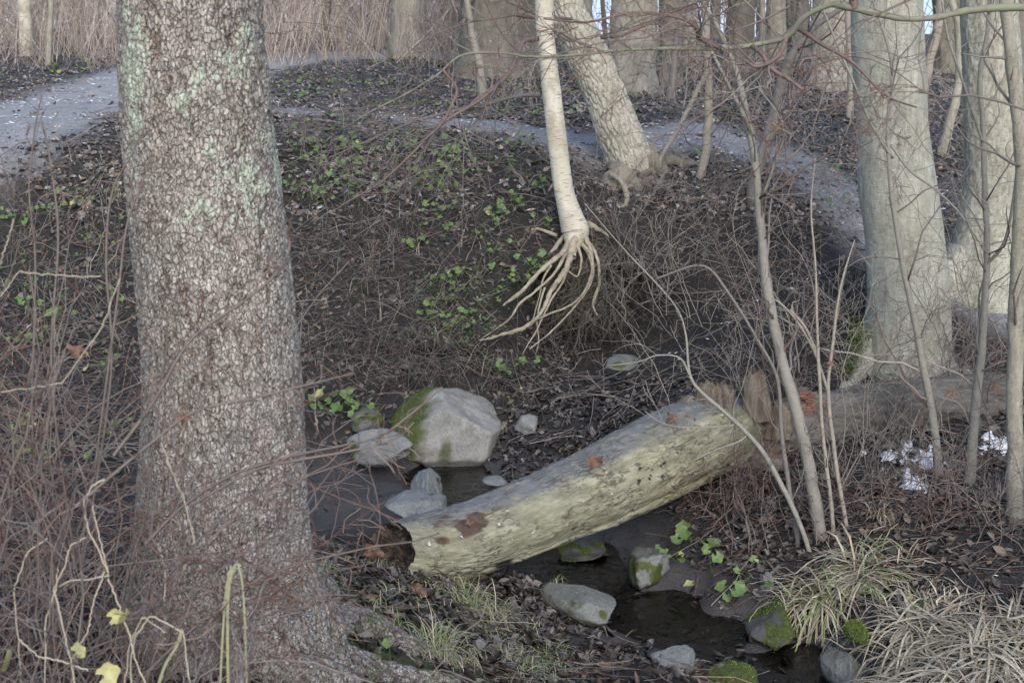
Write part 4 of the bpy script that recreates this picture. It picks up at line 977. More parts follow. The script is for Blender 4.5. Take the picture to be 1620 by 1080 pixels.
# ------------------------------------------------------------------ saplings and thin trees
def sapling(label, L, mat, seed, ntw=8, tw=(.25, .8), extra=(), name='sapling', lvl=1, top=True, cat='sapling', bias=None, minr=.0016, grav=0.):
    rng = np.random.default_rng(seed); L = list(L)
    p, r = pxline(L, 60)
    zb = gh(p[0][0], p[0][1])
    if p[0][2] > zb - .03:      # carry the stem down into the soil
        d0 = p[0] - p[1]; d0 /= np.linalg.norm(d0); q = p[0].copy(); q[2] = zb - .04; q[:2] += d0[:2] * .02
        p = np.vstack([q, p]); r = np.append(r[0] * 1.12, r)
    if top:                      # and up beyond the frame
        d1 = p[-1] - p[-2]; d1 /= np.linalg.norm(d1); d1 = d1 + np.array([0, 0, .6]); d1 /= np.linalg.norm(d1)
        e = np.array([p[-1] + d1 * k * .35 + rng.normal(0, .03, 3) for k in range(1, 6)]); p = np.vstack([p, e]); r = np.append(r, r[-1] * np.linspace(.9, .3, 5))
    root = thing(name, label, cat, (p[0][0], p[0][1], zb))
    g = Geo(); k = 14 if r[0] > .02 else 8
    pw = p + .25 * r[:, None] * np.stack([fbm(p, 9, 2, seed), fbm(p, 9, 2, seed + 1), 0 * r], 1)
    rr = r * (1 + .10 * fbm(p, 12, 3, seed))
    tube(g, pw, rr, k); V, F = g.out(); part('stem', V, F, mat, root, attrs=dict(edge=np.zeros(len(V)), moss=np.zeros(len(V))))
    for Lx in extra:
        q, rq = pxline(Lx, 36); out = [(q, np.maximum(rq, .0015), 0)]
        twigs_on(out, q, rq, max(3, ntw // 2), (tw[0] * .6, tw[1] * .6), rng, 1, .2, .35, grav, nch=(0, 2)); V, F = curves_geo(out, minr=minr)
        part('branch', V, F, mat, root, attrs=dict(edge=np.zeros(len(V)), moss=np.zeros(len(V))))
    out = []; twigs_on(out, p, r, int(ntw * 1.6), tw, rng, lvl, .12, .35, grav, up=.3, nch=(1, 4), rr=(.2, .45), bias=bias)
    if out:
        V, F = curves_geo(out, minr=minr); part('twigs', V, F, MAT['grey_twig'], root, kind='stuff')
    return root
sapling('tallest curved sapling, pale grey, rooted between the two logs', [(1298, 850, 7.0, 21.3), (1282, 745, 7.0, 20.5), (1262, 660, 7.0, 19.7), (1240, 580, 7.0, 18.0), (1221, 500, 7.0, 16.4), (1209, 420, 7.0, 14.8), (1201, 330, 7.0, 13.1), (1192, 240, 7.0, 11.5), (1180, 175, 7.05, 9.8), (1163, 108, 7.1, 8.2), (1138, 50, 7.1, 7.4), (1110, 0, 7.1, 6.6)], MAT['sapling'], 101, 12,
        extra=[[(1193, 214, 7, 7.4), (1165, 160, 6.95, 6.6), (1140, 110, 6.9, 5.7), (1120, 70, 6.9, 5.7), (1096, 20, 6.9, 4.9)], [(1200, 330, 7, 4.9), (1225, 260, 6.9, 4.1), (1240, 215, 6.85, 3.3), (1230, 180, 6.8, 2.5), (1200, 140, 6.8, 2.5)]])
sapling('brown leaning sapling on the crest behind the tall curved one', [(1192, 300, 10.3, 22.1), (1200, 262, 10.3, 20.4), (1215, 215, 10.3, 18.7), (1230, 165, 10.3, 17.0), (1240, 120, 10.3, 16.1), (1258, 80, 10.3, 12.8), (1290, 42, 10.3, 10.2), (1345, 5, 10.3, 8.5)], MAT['grey_twig'], 102, 8, minr=.003)
sapling('thin straight sapling standing in front of the big beech', [(1486, 752, 7.4, 14.4), (1476, 665, 7.4, 12.8), (1461, 580, 7.4, 11.9), (1446, 500, 7.4, 10.2), (1430, 430, 7.4, 9.3), (1416, 345, 7.4, 8.5), (1408, 280, 7.4, 7.6), (1405, 195, 7.4, 6.8), (1412, 110, 7.4, 6.0), (1395, 40, 7.4, 5.1), (1380, 0, 7.4, 4.2)], MAT['sapling'], 103, 12,
        extra=[[(1412, 250, 7.4, 5.1), (1380, 200, 7.35, 4.2), (1350, 130, 7.3, 4.2), (1320, 60, 7.3, 3.4), (1300, 10, 7.3, 3.4)], [(1410, 230, 7.4, 5.1), (1440, 270, 7.3, 4.2), (1480, 300, 7.25, 3.4), (1520, 340, 7.2, 3.4), (1560, 400, 7.2, 2.5)]])
sapling('grey sapling in front of the second beech', [(1533, 775, 7.3, 17.0), (1540, 685, 7.3, 15.3), (1548, 600, 7.3, 13.6), (1557, 500, 7.3, 11.9), (1562, 400, 7.3, 10.2), (1558, 310, 7.3, 9.3), (1555, 200, 7.3, 8.5), (1550, 120, 7.3, 7.6), (1562, 50, 7.3, 6.8), (1566, 0, 7.3, 6.8)], MAT['sapling'], 104, 12,
        extra=[[(1560, 420, 7.3, 6.0), (1590, 380, 7.2, 5.1), (1605, 300, 7.1, 4.2), (1615, 200, 7.1, 3.4)], [(1556, 230, 7.3, 5.1), (1520, 120, 7.2, 4.2), (1500, 60, 7.2, 4.2), (1490, 0, 7.2, 3.4)]])
sapling('young pale birch stem cut by the right edge', [(1606, 800, 6.9, 27), (1606, 640, 6.9, 25), (1606, 500, 6.9, 24), (1612, 380, 6.9, 24), (1618, 280, 6.9, 22), (1610, 180, 6.9, 22), (1600, 90, 6.9, 20), (1590, 0, 6.9, 19)], MAT['farbark'], 105, 6, name='birch_sapling')
sapling('low arching pale sapling growing over the broken end of the log', [(1290, 900, 6.85, 8.2), (1262, 820, 6.9, 8.2), (1235, 765, 6.95, 8.2), (1200, 705, 7.05, 7.6), (1150, 655, 7.1, 6.6), (1110, 620, 7.15, 5.6), (1091, 592, 7.2, 4.6), (1085, 530, 7.25, 3.6), (1072, 490, 7.3, 3.0), (1040, 450, 7.35, 3.0), (988, 395, 7.4, 2.2), (925, 322, 7.4, 1.5)], MAT['sapling'], 106, 6, tw=(.15, .5),
        extra=[[(1092, 595, 7.2, 4.1), (1075, 566, 7.2, 3.1), (1040, 562, 7.2, 2.5), (1010, 572, 7.2, 2.0), (965, 578, 7.2, 1.5)], [(1165, 672, 7.1, 4.1), (1120, 676, 7.0, 2.5), (1075, 675, 7.0, 2.0), (1045, 668, 6.95, 2.0), (1020, 650, 6.95, 1.5)], [(1040, 562, 7.2, 1.5), (1015, 545, 7.2, 1.5), (985, 538, 7.2, 1.0)],
               [(1180, 690, 7.05, 3.0), (1165, 700, 7.0, 3.0), (1130, 712, 6.95, 2.2), (1110, 722, 6.9, 2.2), (1092, 730, 6.9, 1.5)]], top=False)
sapling('slim pale stem between the tall sapling and the rotten log', [(1322, 880, 6.95, 6.6), (1313, 780, 6.95, 6.6), (1302, 690, 7, 6.0), (1297, 610, 7, 5.4), (1293, 520, 7, 4.8), (1290, 420, 7, 3.6), (1283, 330, 7, 3.0), (1290, 250, 7, 1.8)], MAT['pale_twig'], 107, 7, tw=(.15, .5), top=False)
sapling('forked pale stem rising right of the slim one', [(1345, 860, 7.0, 7.4), (1330, 780, 7.05, 7.4), (1318, 700, 7.1, 6.8), (1310, 620, 7.1, 6.2), (1318, 540, 7.1, 5.0), (1325, 480, 7.1, 4.3), (1336, 430, 7.1, 3.1), (1352, 380, 7.1, 1.9)], MAT['pale_twig'], 108, 6, tw=(.15, .5), top=False,
        extra=[[(1310, 620, 7.1, 5.0), (1290, 560, 7.1, 4.3), (1262, 510, 7.1, 3.7), (1235, 480, 7.1, 3.1), (1215, 470, 7.1, 2.5)], [(1296, 570, 7.1, 4.3), (1275, 520, 7.1, 5.0), (1250, 490, 7.1, 3.7)]])
sapling('dark thin stem right beside the base of the tall sapling', [(1262, 850, 6.95, 8.4), (1248, 770, 6.95, 7.7), (1236, 680, 7, 7.0), (1230, 600, 7, 5.6), (1200, 540, 7, 4.9), (1150, 460, 7, 4.2), (1110, 420, 7, 3.5), (1040, 440, 7, 2.8)], MAT['grey_twig'], 109, 6, tw=(.2, .5), top=False)
sapling('small pale tree with knobbly foot on the crest right of the leaning tree', [(1108, 288, 10.8, 17), (1112, 268, 10.8, 14), (1119, 225, 10.8, 14), (1121, 150, 10.8, 13), (1118, 60, 10.8, 12), (1115, -10, 10.8, 12)], MAT['pale_twig'], 110, 3, minr=.003)
sapling('dead pale pole leaning against the small tree on the crest', [(1045, 250, 10.85, 6), (1075, 200, 10.8, 7), (1100, 150, 10.75, 8), (1124, 106, 10.7, 8)], MAT['pale_twig'], 111, 0, name='dead_pole', top=False, cat='pole')
sapling('thin pale snapped tree left of the birch in the background', [(763, 136, 15., 15), (757, 100, 15., 13), (747, 55, 15., 11), (738, 0, 15., 10)], MAT['pale_twig'], 112, 4, minr=.004)
sapling('thin pale stem just left of the big beech', [(1343, 192, 13.2, 12), (1346, 130, 13.2, 12), (1343, 60, 13.2, 11), (1340, 0, 13.2, 10)], MAT['pale_twig'], 113, 3, minr=.004)
sapling('short leaning pale stem seen between the two beeches', [(1490, 236, 12.8, 15), (1502, 195, 12.8, 15), (1514, 150, 12.8, 14), (1518, 100, 12.8, 13), (1516, 40, 12.8, 12), (1505, 0, 12.8, 11)], MAT['farbark'], 114, 2, minr=.004)
sapling('slender curved stem beside the right side of the big beech', [(1462, 140, 14., 15), (1472, 90, 14., 15), (1484, 40, 14., 14), (1486, 0, 14., 12)], MAT['pale_twig'], 115, 2, minr=.004)
sapling('knobbly dark stem with snow dust at the foot of the leaning tree', [(1058, 165, 14.6, 14), (1064, 120, 14.6, 13), (1072, 60, 14.6, 12), (1085, 0, 14.6, 12)], MAT['grey_twig'], 116, 5, minr=.004)

# ------------------------------------------------------------------ the overhanging hazel limb, its tree stands right of the frame
def build_hazel():
    rng = np.random.default_rng(55); b = P(1860, 800, 5.9); z = gh(b[0], b[1])
    pts = np.array([[b[0], b[1], z - .1], [b[0] - .02, b[1], z + .8], [b[0] - .08, b[1], 1.0], [P(1850, 40, 5.9)[0], 5.9, P(1850, 40, 5.9)[2]], [b[0], 5.95, 2.4], [b[0] + .2, 6, 4.2]])
    s = spline(np.column_stack([pts, [.07, .06, .055, .05, .045, .03]]), 50)
    root = thing('hazel_tree', 'leafless hazel whose long greenish limb reaches across the top of the view', 'tree', (b[0], b[1], z))
    g = Geo(); tube(g, s[:, :3], s[:, 3], 14); V, F = g.out(); part('trunk', V, F, MAT['sapling'], root)
    bm = B('green_limb', .8); m = bm.done(bm.mix(bm.step(bm.noise(12, 4, .7), .4, .6), (.15, .142, .12), (.165, .18, .12)))
    L = [(1850, 40, 5.9, 26), (1740, 18, 5.9, 24), (1620, 12, 5.9, 22), (1540, 16, 5.9, 20), (1480, 28, 5.9, 17), (1430, 30, 5.9, 17), (1390, 22, 5.9, 18), (1352, 14, 5.9, 20), (1315, 8, 5.95, 17), (1272, 28, 6.0, 16), (1245, 58, 6.05, 15), (1200, 70, 6.1, 14), (1150, 76, 6.1, 13), (1050, 77, 6.1, 11), (980, 80, 6.1, 8), (900, 88, 6.1, 7), (840, 90, 6.1, 7), (790, 84, 6.1, 6), (730, 88, 6.1, 6), (690, 120, 6.1, 6), (640, 150, 6.05, 5), (590, 175, 6.0, 4), (540, 205, 6.0, 3)]
    p, r = pxline(L, 160); r = r * (.58 + .22 * fbm(p, 18, 3, 5)); g = Geo(); tube(g, p, r, 12); V, F = g.out(); part('limb', V, F, m, root)
    out = []; twigs_on(out, p[60:], r[60:], 26, (.3, .9), rng, 2, .0, .35, .12, nch=(2, 5), rr=(.3, .5))
    V, F = curves_geo(out, minr=.0013); part('twigs', V, F, MAT['grey_twig'], root, kind='stuff')
    for L in [[(1352, 14, 5.9, 14), (1348, -6, 5.9, 12), (1340, -30, 5.9, 9)], [(1190, 74, 6.1, 9), (1205, 85, 6.0, 8), (1222, 110, 5.95, 7), (1255, 130, 5.9, 6), (1280, 150, 5.85, 6), (1238, 118, 5.85, 5)],
              [(1245, 60, 6.05, 7), (1230, 90, 6.0, 8), (1200, 105, 5.9, 7), (1180, 100, 5.9, 4)], [(700, 110, 6.1, 5), (722, 140, 6.1, 5), (715, 165, 6.05, 5), (695, 200, 6., 4), (660, 228, 6., 3), (640, 225, 6., 2)],
              [(1140, 76, 6.1, 9), (1110, 62, 6.05, 8), (1098, 40, 6.0, 7), (1060, 25, 6., 5), (1000, 20, 5.95, 5), (930, 35, 5.9, 4), (860, 30, 5.9, 3)], [(1240, 60, 6.05, 8), (1260, 45, 6.1, 8), (1300, 70, 6.0, 7), (1350, 100, 5.9, 5), (1400, 150, 5.8, 4), (1450, 170, 5.7, 3)]]:
        q, rq = pxline(L, 30); out = [(q, np.maximum(rq, .0018), 0)]; twigs_on(out, q, rq, 8, (.2, .7), rng, 2, .1, .4, .1, nch=(1, 4))
        V, F = curves_geo(out, minr=.0013); part('branch', V, F, MAT['grey_twig'], root)
    # close twigs, out of focus, hanging from above in front of the tall sapling
    for (u, v, Y, du, dv, L_) in [(1330, -20, 4.0, -1, -.05, 1.1), (1500, -20, 3.8, -1, .25, .9), (1180, -20, 4.2, -1, -.1, .9), (1640, 180, 3.6, -1, .0, .8), (1250, 10, 4.2, -.8, -.35, .5)]:
        out = []; grow(out, P(u, v, Y), (du, -.1, dv * -1 if dv > 0 else dv * .6), L_, .0032, 3, rng, .5, .1, (3, 6), .25)
        V, F = curves_geo(out, minr=.0011); part('branch', V, F, MAT['red_twig'], root)
build_hazel()

# ------------------------------------------------------------------ trees farther back
BG = [ # u, v foot, width px, Y, lean px to top, material, label
 (788, 96, 120, 18.0, -6, 'darkbark', 'widest grey brown trunk in the background left of the birch'),
 (645, 66, 52, 21.0, 4, 'farbark', 'pale trunk behind the brown brush near the top centre'),
 (998, 128, 72, 15.8, 6, 'farbark', 'twin ribbed pale trunk right behind the leaning tree'),
 (1060, 112, 34, 17.0, 2, 'darkbark', 'dark knotty trunk right of the ribbed pale trunk'),
 (1092, 106, 22, 19.0, -4, 'farbark', 'slim pale trunk half hidden behind the small crest tree'),
 (1166, 112, 44, 18.5, 8, 'darkbark', 'dark trunk in the background behind the tall curved sapling'),
 (1228, 110, 30, 20.0, 0, 'farbark', 'pale background trunk just right of the curved sapling'),
 (1262, 104, 40, 21.0, -6, 'darkbark', 'dark trunk left of the pair beside the big beech'),
 (1314, 122, 62, 16.5, 4, 'farbark', 'broad sunlit trunk just left of the big beech'),
 (1500, 100, 42, 17.5, -4, 'darkbark', 'mossy dark trunk in the gap between the beeches'),
 (515, 70, 14, 22.0, 3, 'darkbark', 'thin dark trunk in the brush right of the spruce'),
 (41, 62, 20, 21.0, -6, 'birch', 'white birch trunk in the brush at the top left'),
 (1610, 110, 40, 17.0, 2, 'darkbark', 'dark trunk behind the young birch at the right edge'),
 (596, 62, 26, 24.0, -3, 'farbark', 'faint grey trunk left of the pale trunk behind the brush'),
 (700, 70, 22, 24.0, 5, 'farbark', 'narrow grey trunk between the pale and the widest trunk'),
 (920, 92, 26, 22.0, 5, 'farbark', 'thin trunk seen between the birch and leaning tree'),
 (1025, 80, 20, 26.0, -5, 'farbark', 'far narrow trunk against the bright ice right of the leaning tree'),
 (1130, 80, 16, 27.0, 4, 'darkbark', 'far thin trunk in the bright gap'),
 (1205, 82, 14, 27.0, -3, 'darkbark', 'far thin trunk right of the bright gap'),
 (1380, 84, 30, 24.0, 0, 'farbark', 'far trunk hidden mostly by the big beech'),
 (120, 66, 14, 24.0, 5, 'farbark', 'thin grey trunk in the brush left of the spruce'),
]
for i, (u, v, wd, Y, ln, mt, lab) in enumerate(BG):
    z0 = gh(P(u, v, Y)[0], Y); base = P(u, v, Y); 
    L = [(u, v + 6, Y, wd * 1.15), (u + .1 * ln, v - 14, Y, wd * 1.02), (u + .4 * ln, v - 50, Y, wd), (u + ln, -40, Y, wd * .95)] if v > 60 else [(u, v + 6, Y, wd * 1.2), (u + ln, -20, Y, wd)]
    L = sorted(L, key=lambda a: -a[1]); pts, rad = ext(L, 9, 40, max(.1, base[2] - z0 + .3))
    V, F, at = trunk_mesh(pts, rad, 36 if wd > 30 else 16, .05, smooth_disp(.02, 0 if mt == 'birch' else .010, 60 + i), lobed([(-2.2, .3, .3), (-1., .35, .3), (0, .3, .3)], .25), (-2, 2.2), .4)
    root = thing('background_tree', lab, 'tree', (pts[0][0], pts[0][1], z0)); part('trunk', V, F, MAT[mt], root, attrs=at)
    if i < 14: high_limbs(root, pts, rad, 1.3, 5, MAT['grey_twig'], 200 + i, (1.2, 2.6), 2)

rg_ = np.random.default_rng(88)
for k in range(26):
    left = k < 5; u = rg_.uniform(-60, 600) if left else rg_.uniform(700, 1650); Y = rg_.uniform(19, 29); wd = rg_.uniform(6, 15); v0 = 540 - FPX * math.tan(R(PITCH) - math.atan((CAMZ - float(base_h((u - 810) / FPX * Y * 1.03, Y))) / Y))
    ln = rg_.uniform(-14, 14); pts, rad = ext([(u, v0, Y, wd * 1.1), (u + ln * .5, v0 - 50, Y, wd), (u + ln, v0 - 120, Y, wd * .9)], 8, 30, .15)
    V, F, at = trunk_mesh(pts, rad, 8, .3, None, None, (-2, 3), .5)
    root = thing('distant_tree', 'thin distant tree in the wood behind the reeds at upper left' if left else 'thin distant tree in the wood behind the big background trunks', 'tree', (pts[0][0], pts[0][1], pts[0][2]), 'thin distant trees beyond the reeds' if left else 'thin distant trees in the wood behind')
    part('trunk', V, F, MAT[['farbark', 'darkbark'][k % 2]], root, attrs=at)
    if k % 2 == 0: high_limbs(root, pts, rad, 1.0, 4, MAT['grey_twig'], 400 + k, (.8, 1.8), 1)
# ------------------------------------------------------------------ small things in numbers
def rotm(n, rng, tilt=.5, nrm=None):
    yaw = rng.uniform(0, 2 * np.pi, n); ax = rng.normal(0, tilt, (n, 2))
    Z = np.stack([ax[:, 0], ax[:, 1], np.ones(n)], 1) if nrm is None else nrm + np.stack([ax[:, 0], ax[:, 1], 0 * yaw], 1)
    Z /= np.linalg.norm(Z, axis=1)[:, None]
    X = np.stack([np.cos(yaw), np.sin(yaw), 0 * yaw], 1); X -= (X * Z).sum(1)[:, None] * Z; X /= np.linalg.norm(X, axis=1)[:, None]
    Yv = np.cross(Z, X); return np.stack([X, Yv, Z], 2)      # columns
def stamp(protos, pos, Rm, sc, rng):
    """one mesh of many copies; protos: list of (V, F)"""
    which = rng.integers(0, len(protos), len(pos)); Vs, Fs, o = [], [], 0
    for k, (pv, pf) in enumerate(protos):
        m = which == k
        if not m.any(): continue
        s = sc[m]; s = s[:, None, None] if s.ndim == 1 else s[:, None, :]
        V = np.einsum('nij,nkj->nki', Rm[m], pv[None] * s) + pos[m][:, None]
        n = m.sum(); F = (pf[None] + (np.arange(n) * len(pv))[:, None, None]).reshape(-1, pf.shape[1]) + o
        Vs.append(V.reshape(-1, 3)); Fs.append(F); o += n * len(pv)
    return np.concatenate(Vs), [np.concatenate(Fs)]
def leaf_proto(cup, tw, wd, seed):
    r = np.random.default_rng(seed)
    V = np.array([[-.5, 0, 0], [-.17, 0, -cup], [.17, 0, -cup], [.5, 0, tw], [-.2, wd, cup * r.uniform(.2, 1.6)], [.16, wd * .85, cup * r.uniform(.2, 1.6)], [-.2, -wd, cup * r.uniform(.2, 1.6)], [.16, -wd * .85, cup * r.uniform(.2, 1.6)]])
    V += r.normal(0, .03, V.shape)
    return V, np.array([[0, 1, 4], [1, 5, 4], [1, 2, 5], [2, 3, 5], [0, 6, 1], [1, 6, 7], [1, 7, 2], [2, 7, 3]])
LP = [leaf_proto(*a) for a in ((.10, .12, .26, 1), (.16, -.06, .2, 2), (.05, .18, .3, 3), (.2, .1, .24, 4), (.12, .22, .15, 5))]
def gnorm(x, y):
    e = .05; a, b = base_h(x + e, y) - base_h(x - e, y), base_h(x, y + e) - base_h(x, y - e)
    n = np.stack([-a / (2 * e), -b / (2 * e), np.ones(len(x))], 1); return n / np.linalg.norm(n, axis=1)[:, None]
def scatter_xy(n, y0, y1, rng, m=.42, pad=.5, pw=1.):
    y = y0 + (y1 - y0) * rng.random(n) ** pw; t = rng.uniform(-1, 1, n); return t * (m * y + pad), y
def on_ground(x, y, lift=.006):
    gx, gy_, z = ground(x, y); return np.stack([gx, gy_, z + lift], 1)

def build_litter():
    rng = np.random.default_rng(77)
    def lay(name, mat, n, y0, y1, dens, size, pw=1., tilt=.45, lift=(.002, .02), zmin=-.02):
        x, y = scatter_xy(n, y0, y1, rng, pw=pw); z = base_h(x, y); steep, path, mud = masks(x, y, z)
        p3 = np.stack([x, y, 0 * x], 1); cl = .5 + .9 * fbm(p3, 1.6, 3, 91) + .5 * fbm(p3, 6, 2, 92)
        k = rng.random(n) < np.clip(dens(x, y, z, steep, path, mud) * np.clip(cl + .35, .05, 1.3), 0, 1)
        k &= z > WATER + zmin
        x, y, z = x[k], y[k], z[k]; pos = on_ground(x, y, 0); pos[:, 2] += rng.uniform(*lift, len(x))
        Rm = rotm(len(x), rng, tilt, gnorm(x, y)); V, F = stamp(LP, pos, Rm, rng.uniform(*size, len(x)) * np.where(rng.random(len(x)) < .2, 1.35, 1), rng)
        solo(name, V, F, MAT[mat], kind='stuff')
        return len(x)
    n = []
    # far flat behind the bank crest
    n.append(lay('frosted_leaf_litter', 'frostlitter', 26000, 9.6, 19, lambda x, y, z, s, p, m: (z > -.12) * np.clip(1 - 1.15 * p, 0.03, 1) * .9, (.035, .075), 1.2))
    n.append(lay('bank_leaf_litter', 'litter', 26000, 8.2, 11.2, lambda x, y, z, s, p, m: (z < .35) * (1 - p) * np.where(x < .45, .45, np.where(z > -.25, .34, .035)) * (1 - m), (.025, .06)))
    # leaf drift in the hollow right of the boulder and on the near banks
    def hol(x, y, z, s, p, m):
        c = P(880, 660, 8.7); return sst(1.0, .3, np.hypot((x - c[0]), (y - c[1]) * 1.3)) * 1.2 * (z > WATER + .03)
    n.append(lay('hollow_leaf_litter', 'wetlitter', 16000, 7.9, 9.4, hol, (.03, .065)))
    near = [P(800, 940, 6.2)[:2], P(870, 980, 6.2)[:2], P(900, 1060, 5.7)[:2], P(1000, 1060, 5.7)[:2]]
    n.append(lay('streamside_leaf_litter', 'wetlitter', 26000, 4.4, 6.9, lambda x, y, z, s, p, m: sst(1.0, .3, polydist(x, y, near)) * 1.3 * (z > WATER + .02), (.035, .075), lift=(.002, .03), tilt=.6))
    n.append(lay('near_leaf_litter', 'litter', 26000, 3.0, 8.3, lambda x, y, z, s, p, m: (1 - m) * .42 * (z > WATER + .02) * np.where(x > 1.0, 1.1, .4), (.03, .07), lift=(.002, .03), tilt=.6))
    n.append(lay('mud_leaf_litter', 'wetlitter', 9000, 5.5, 8.6, lambda x, y, z, s, p, m: .5 * (z > WATER + .015) * (x > .9), (.025, .06), lift=(.001, .015)))
    n.append(lay('stream_bed_leaves', 'wetlitter', 9000, 5.5, 8.9, lambda x, y, z, s, p, m: .6 * (z < WATER + .02), (.03, .07), lift=(.0, .012), zmin=-.3))
    # sticks and stems lying about
    def sticks(name, mat, N, y0, y1, dens, L, r, pw=1., nd=1):
        x, y = scatter_xy(N, y0, y1, rng, pw=pw); z = base_h(x, y); s, p, m = masks(x, y, z); k = (rng.random(N) < dens(x, y, z, s, p, m)) & (z > WATER)
        x, y = x[k], y[k]; pos = on_ground(x, y); nr = gnorm(x, y); g = Geo()
        for q, n_ in zip(pos, nr):
            d = rng.normal(0, 1, 3); d -= d.dot(n_) * n_; d /= np.linalg.norm(d); l = rng.uniform(*L); d = d + n_ * rng.normal(0.05, .14)
            t = np.linspace(-.5, .5, 5)[:, None]; pp = q + n_ * rng.uniform(.0, .025) + d * l * t + np.cumsum(rng.normal(0, l * .04, (5, 3)), 0) * (1, 1, .7)
            tube(g, pp, rng.uniform(*r) * np.linspace(1, .5, 5), 3, cap=False)
        V, F = g.out(); solo(name, V, F, MAT[mat], kind='stuff'); return len(x)
    n.append(sticks('fallen_twigs', 'grey_twig', 5000, 7.6, 17, lambda x, y, z, s, p, m: (1 - .8 * p) * (1 - .8 * m) * .8, (.12, .6), (.0015, .005), 1.3))
    n.append(sticks('near_fallen_twigs', 'red_twig', 3600, 3.2, 8.2, lambda x, y, z, s, p, m: (1 - .8 * m) * np.where(x > .9, 1, .35), (.1, .5), (.0012, .004)))
    n.append(sticks('pale_fallen_stems', 'pale_twig', 1500, 4.5, 15, lambda x, y, z, s, p, m: (1 - .8 * p) * (1 - .8 * m) * .45, (.15, .5), (.001, .003)))
    # crumbs of soil and pebbles
    x, y = scatter_xy(24000, 3.5, 11.5, rng); z = base_h(x, y); s, p, m = masks(x, y, z); k = rng.random(len(x)) < (.75 - .45 * m); x, y = x[k], y[k]
    cube = np.array([[a, b, c] for a in (-.5, .5) for b in (-.5, .5) for c in (-.5, .5)]) * [1, .8, .6] + np.random.default_rng(2).normal(0, .1, (8, 3))
    oc = (np.array([[1, 0, 0], [-1, 0, 0], [0, 1, 0], [0, -1, 0], [0, 0, .7], [0, 0, -.7]]) * .5 + np.random.default_rng(3).normal(0, .1, (6, 3)), np.array([[0, 2, 4], [2, 1, 4], [1, 3, 4], [3, 0, 4], [2, 0, 5], [1, 2, 5], [3, 1, 5], [0, 3, 5]]))
    V, F = stamp([oc], on_ground(x, y, .0), rotm(len(x), rng), rng.uniform(.006, .02, len(x)) * np.where(rng.random(len(x)) < .06, 2.6, 1), rng); solo('soil_crumbs', V, F, MAT['ground'], kind='stuff', smooth=False)
    # frost and snow crumbs on the flat
    x, y = scatter_xy(30000, 9.3, 19, rng, pw=1.2); z = base_h(x, y); s, p, m = masks(x, y, z); p3 = np.stack([x, y, 0 * x], 1)
    k = rng.random(len(x)) < np.clip((.05 + .22 * p + .14 * (x > 1)) * sst(.55, .3, s) * sst(-.05, .3, fbm(p3, 1.3, 3, 8) + .1), 0, 1) ; x, y = x[k], y[k]
    V, F = stamp([oc], on_ground(x, y, .012), rotm(len(x), rng, .2), rng.uniform(.01, .035, len(x))[:, None] * [1.5, .9, .4], rng); solo('snow_crumbs', V, F, MAT['snow'], kind='stuff')
    x, y = scatter_xy(6000, 5.5, 9.5, rng); z = base_h(x, y); s, p, m = masks(x, y, z); p3 = np.stack([x, y, 0 * x], 1)
    k = (x > 1.) & (rng.random(len(x)) < .12 * (1 - m)) & (fbm(p3, 2, 3, 18) > .05); x, y = x[k], y[k]
    V, F = stamp([oc], on_ground(x, y, .015), rotm(len(x), rng, .2), rng.uniform(.006, .018, len(x))[:, None] * [1.5, 1, .5], rng); solo('near_snow_crumbs', V, F, MAT['snow'], kind='stuff')
    return n
build_litter()

def snow_patch(u, v, ru, rv, seed, th=.1, Y=None):
    c = hit(u, v); k = px(c, 1); rx, ry = ru * k, rv * k * 2.3; n = 90
    xs = np.linspace(c[0] - rx, c[0] + rx, n); ys = np.linspace(c[1] - ry, c[1] + ry, n); X, Yv = np.meshgrid(xs, ys); X, Yv = X.ravel(), Yv.ravel()
    p3 = np.stack([X, Yv, 0 * X], 1); f = .75 - np.hypot((X - c[0]) / rx, (Yv - c[1]) / ry) * .9 + 1.5 * fbm(p3, 15, 4, seed, .7) - th
    gx, gy_, z = ground(X, Yv); V = np.stack([gx, gy_, z - .004 + .04 * np.clip(f, -.3, .9) + .006 * fbm(p3, 40, 2, seed)], 1)
    i = np.arange(n - 1)[:, None] * n; j = np.arange(n - 1)[None]; F = np.stack([i + j, i + j + 1, i + n + j + 1, i + n + j], -1).reshape(-1, 4)
    F = F[f[F].max(1) > 0]; us = np.unique(F); mp = np.zeros(n * n, int); mp[us] = np.arange(len(us))
    solo('snow_patch', V[us], mp[F], MAT['snow'], kind='stuff')
for a in ((1430, 722, 62, 24, 1), (1580, 706, 60, 16, 2), (1448, 770, 26, 14, 3)): snow_patch(*a)

# ------------------------------------------------------------------ leafy green plants
def lobed_leaf(seed, n=15):
    r = np.random.default_rng(seed); th = np.linspace(-2.75, 2.75, n); rad = .5 * (1 + .13 * np.cos(th * 5 + r.uniform(-.3, .3))) * (1 - .12 * np.abs(th) / 2.75) + r.normal(0, .015, n)
    V = [[0, 0, 0]]; V += [[.12 + a * math.cos(t), a * math.sin(t), .07 * math.cos(t * 3 + seed) + .10 * (a / .5) ** 2] for t, a in zip(th, rad)]
    V += [[.12 + .5 * a * math.cos(t), .5 * a * math.sin(t), -.01] for t, a in zip(th, rad)]
    V = np.array(V); F = []
    q = []
    for k in range(n - 1): F.append([0, n + 1 + k, n + 2 + k]); q.append([n + 1 + k, 1 + k, 2 + k, n + 2 + k])
    me = mesh('leaf', V, [np.array(F), np.array(q)], MAT['green']); return me
LEAF = [lobed_leaf(s) for s in range(4)]; LEAFY = []
for m_ in LEAF:
    c = m_.copy(); c.materials.clear(); c.materials.append(MAT['yellow']); LEAFY.append(c)
from mathutils import Matrix
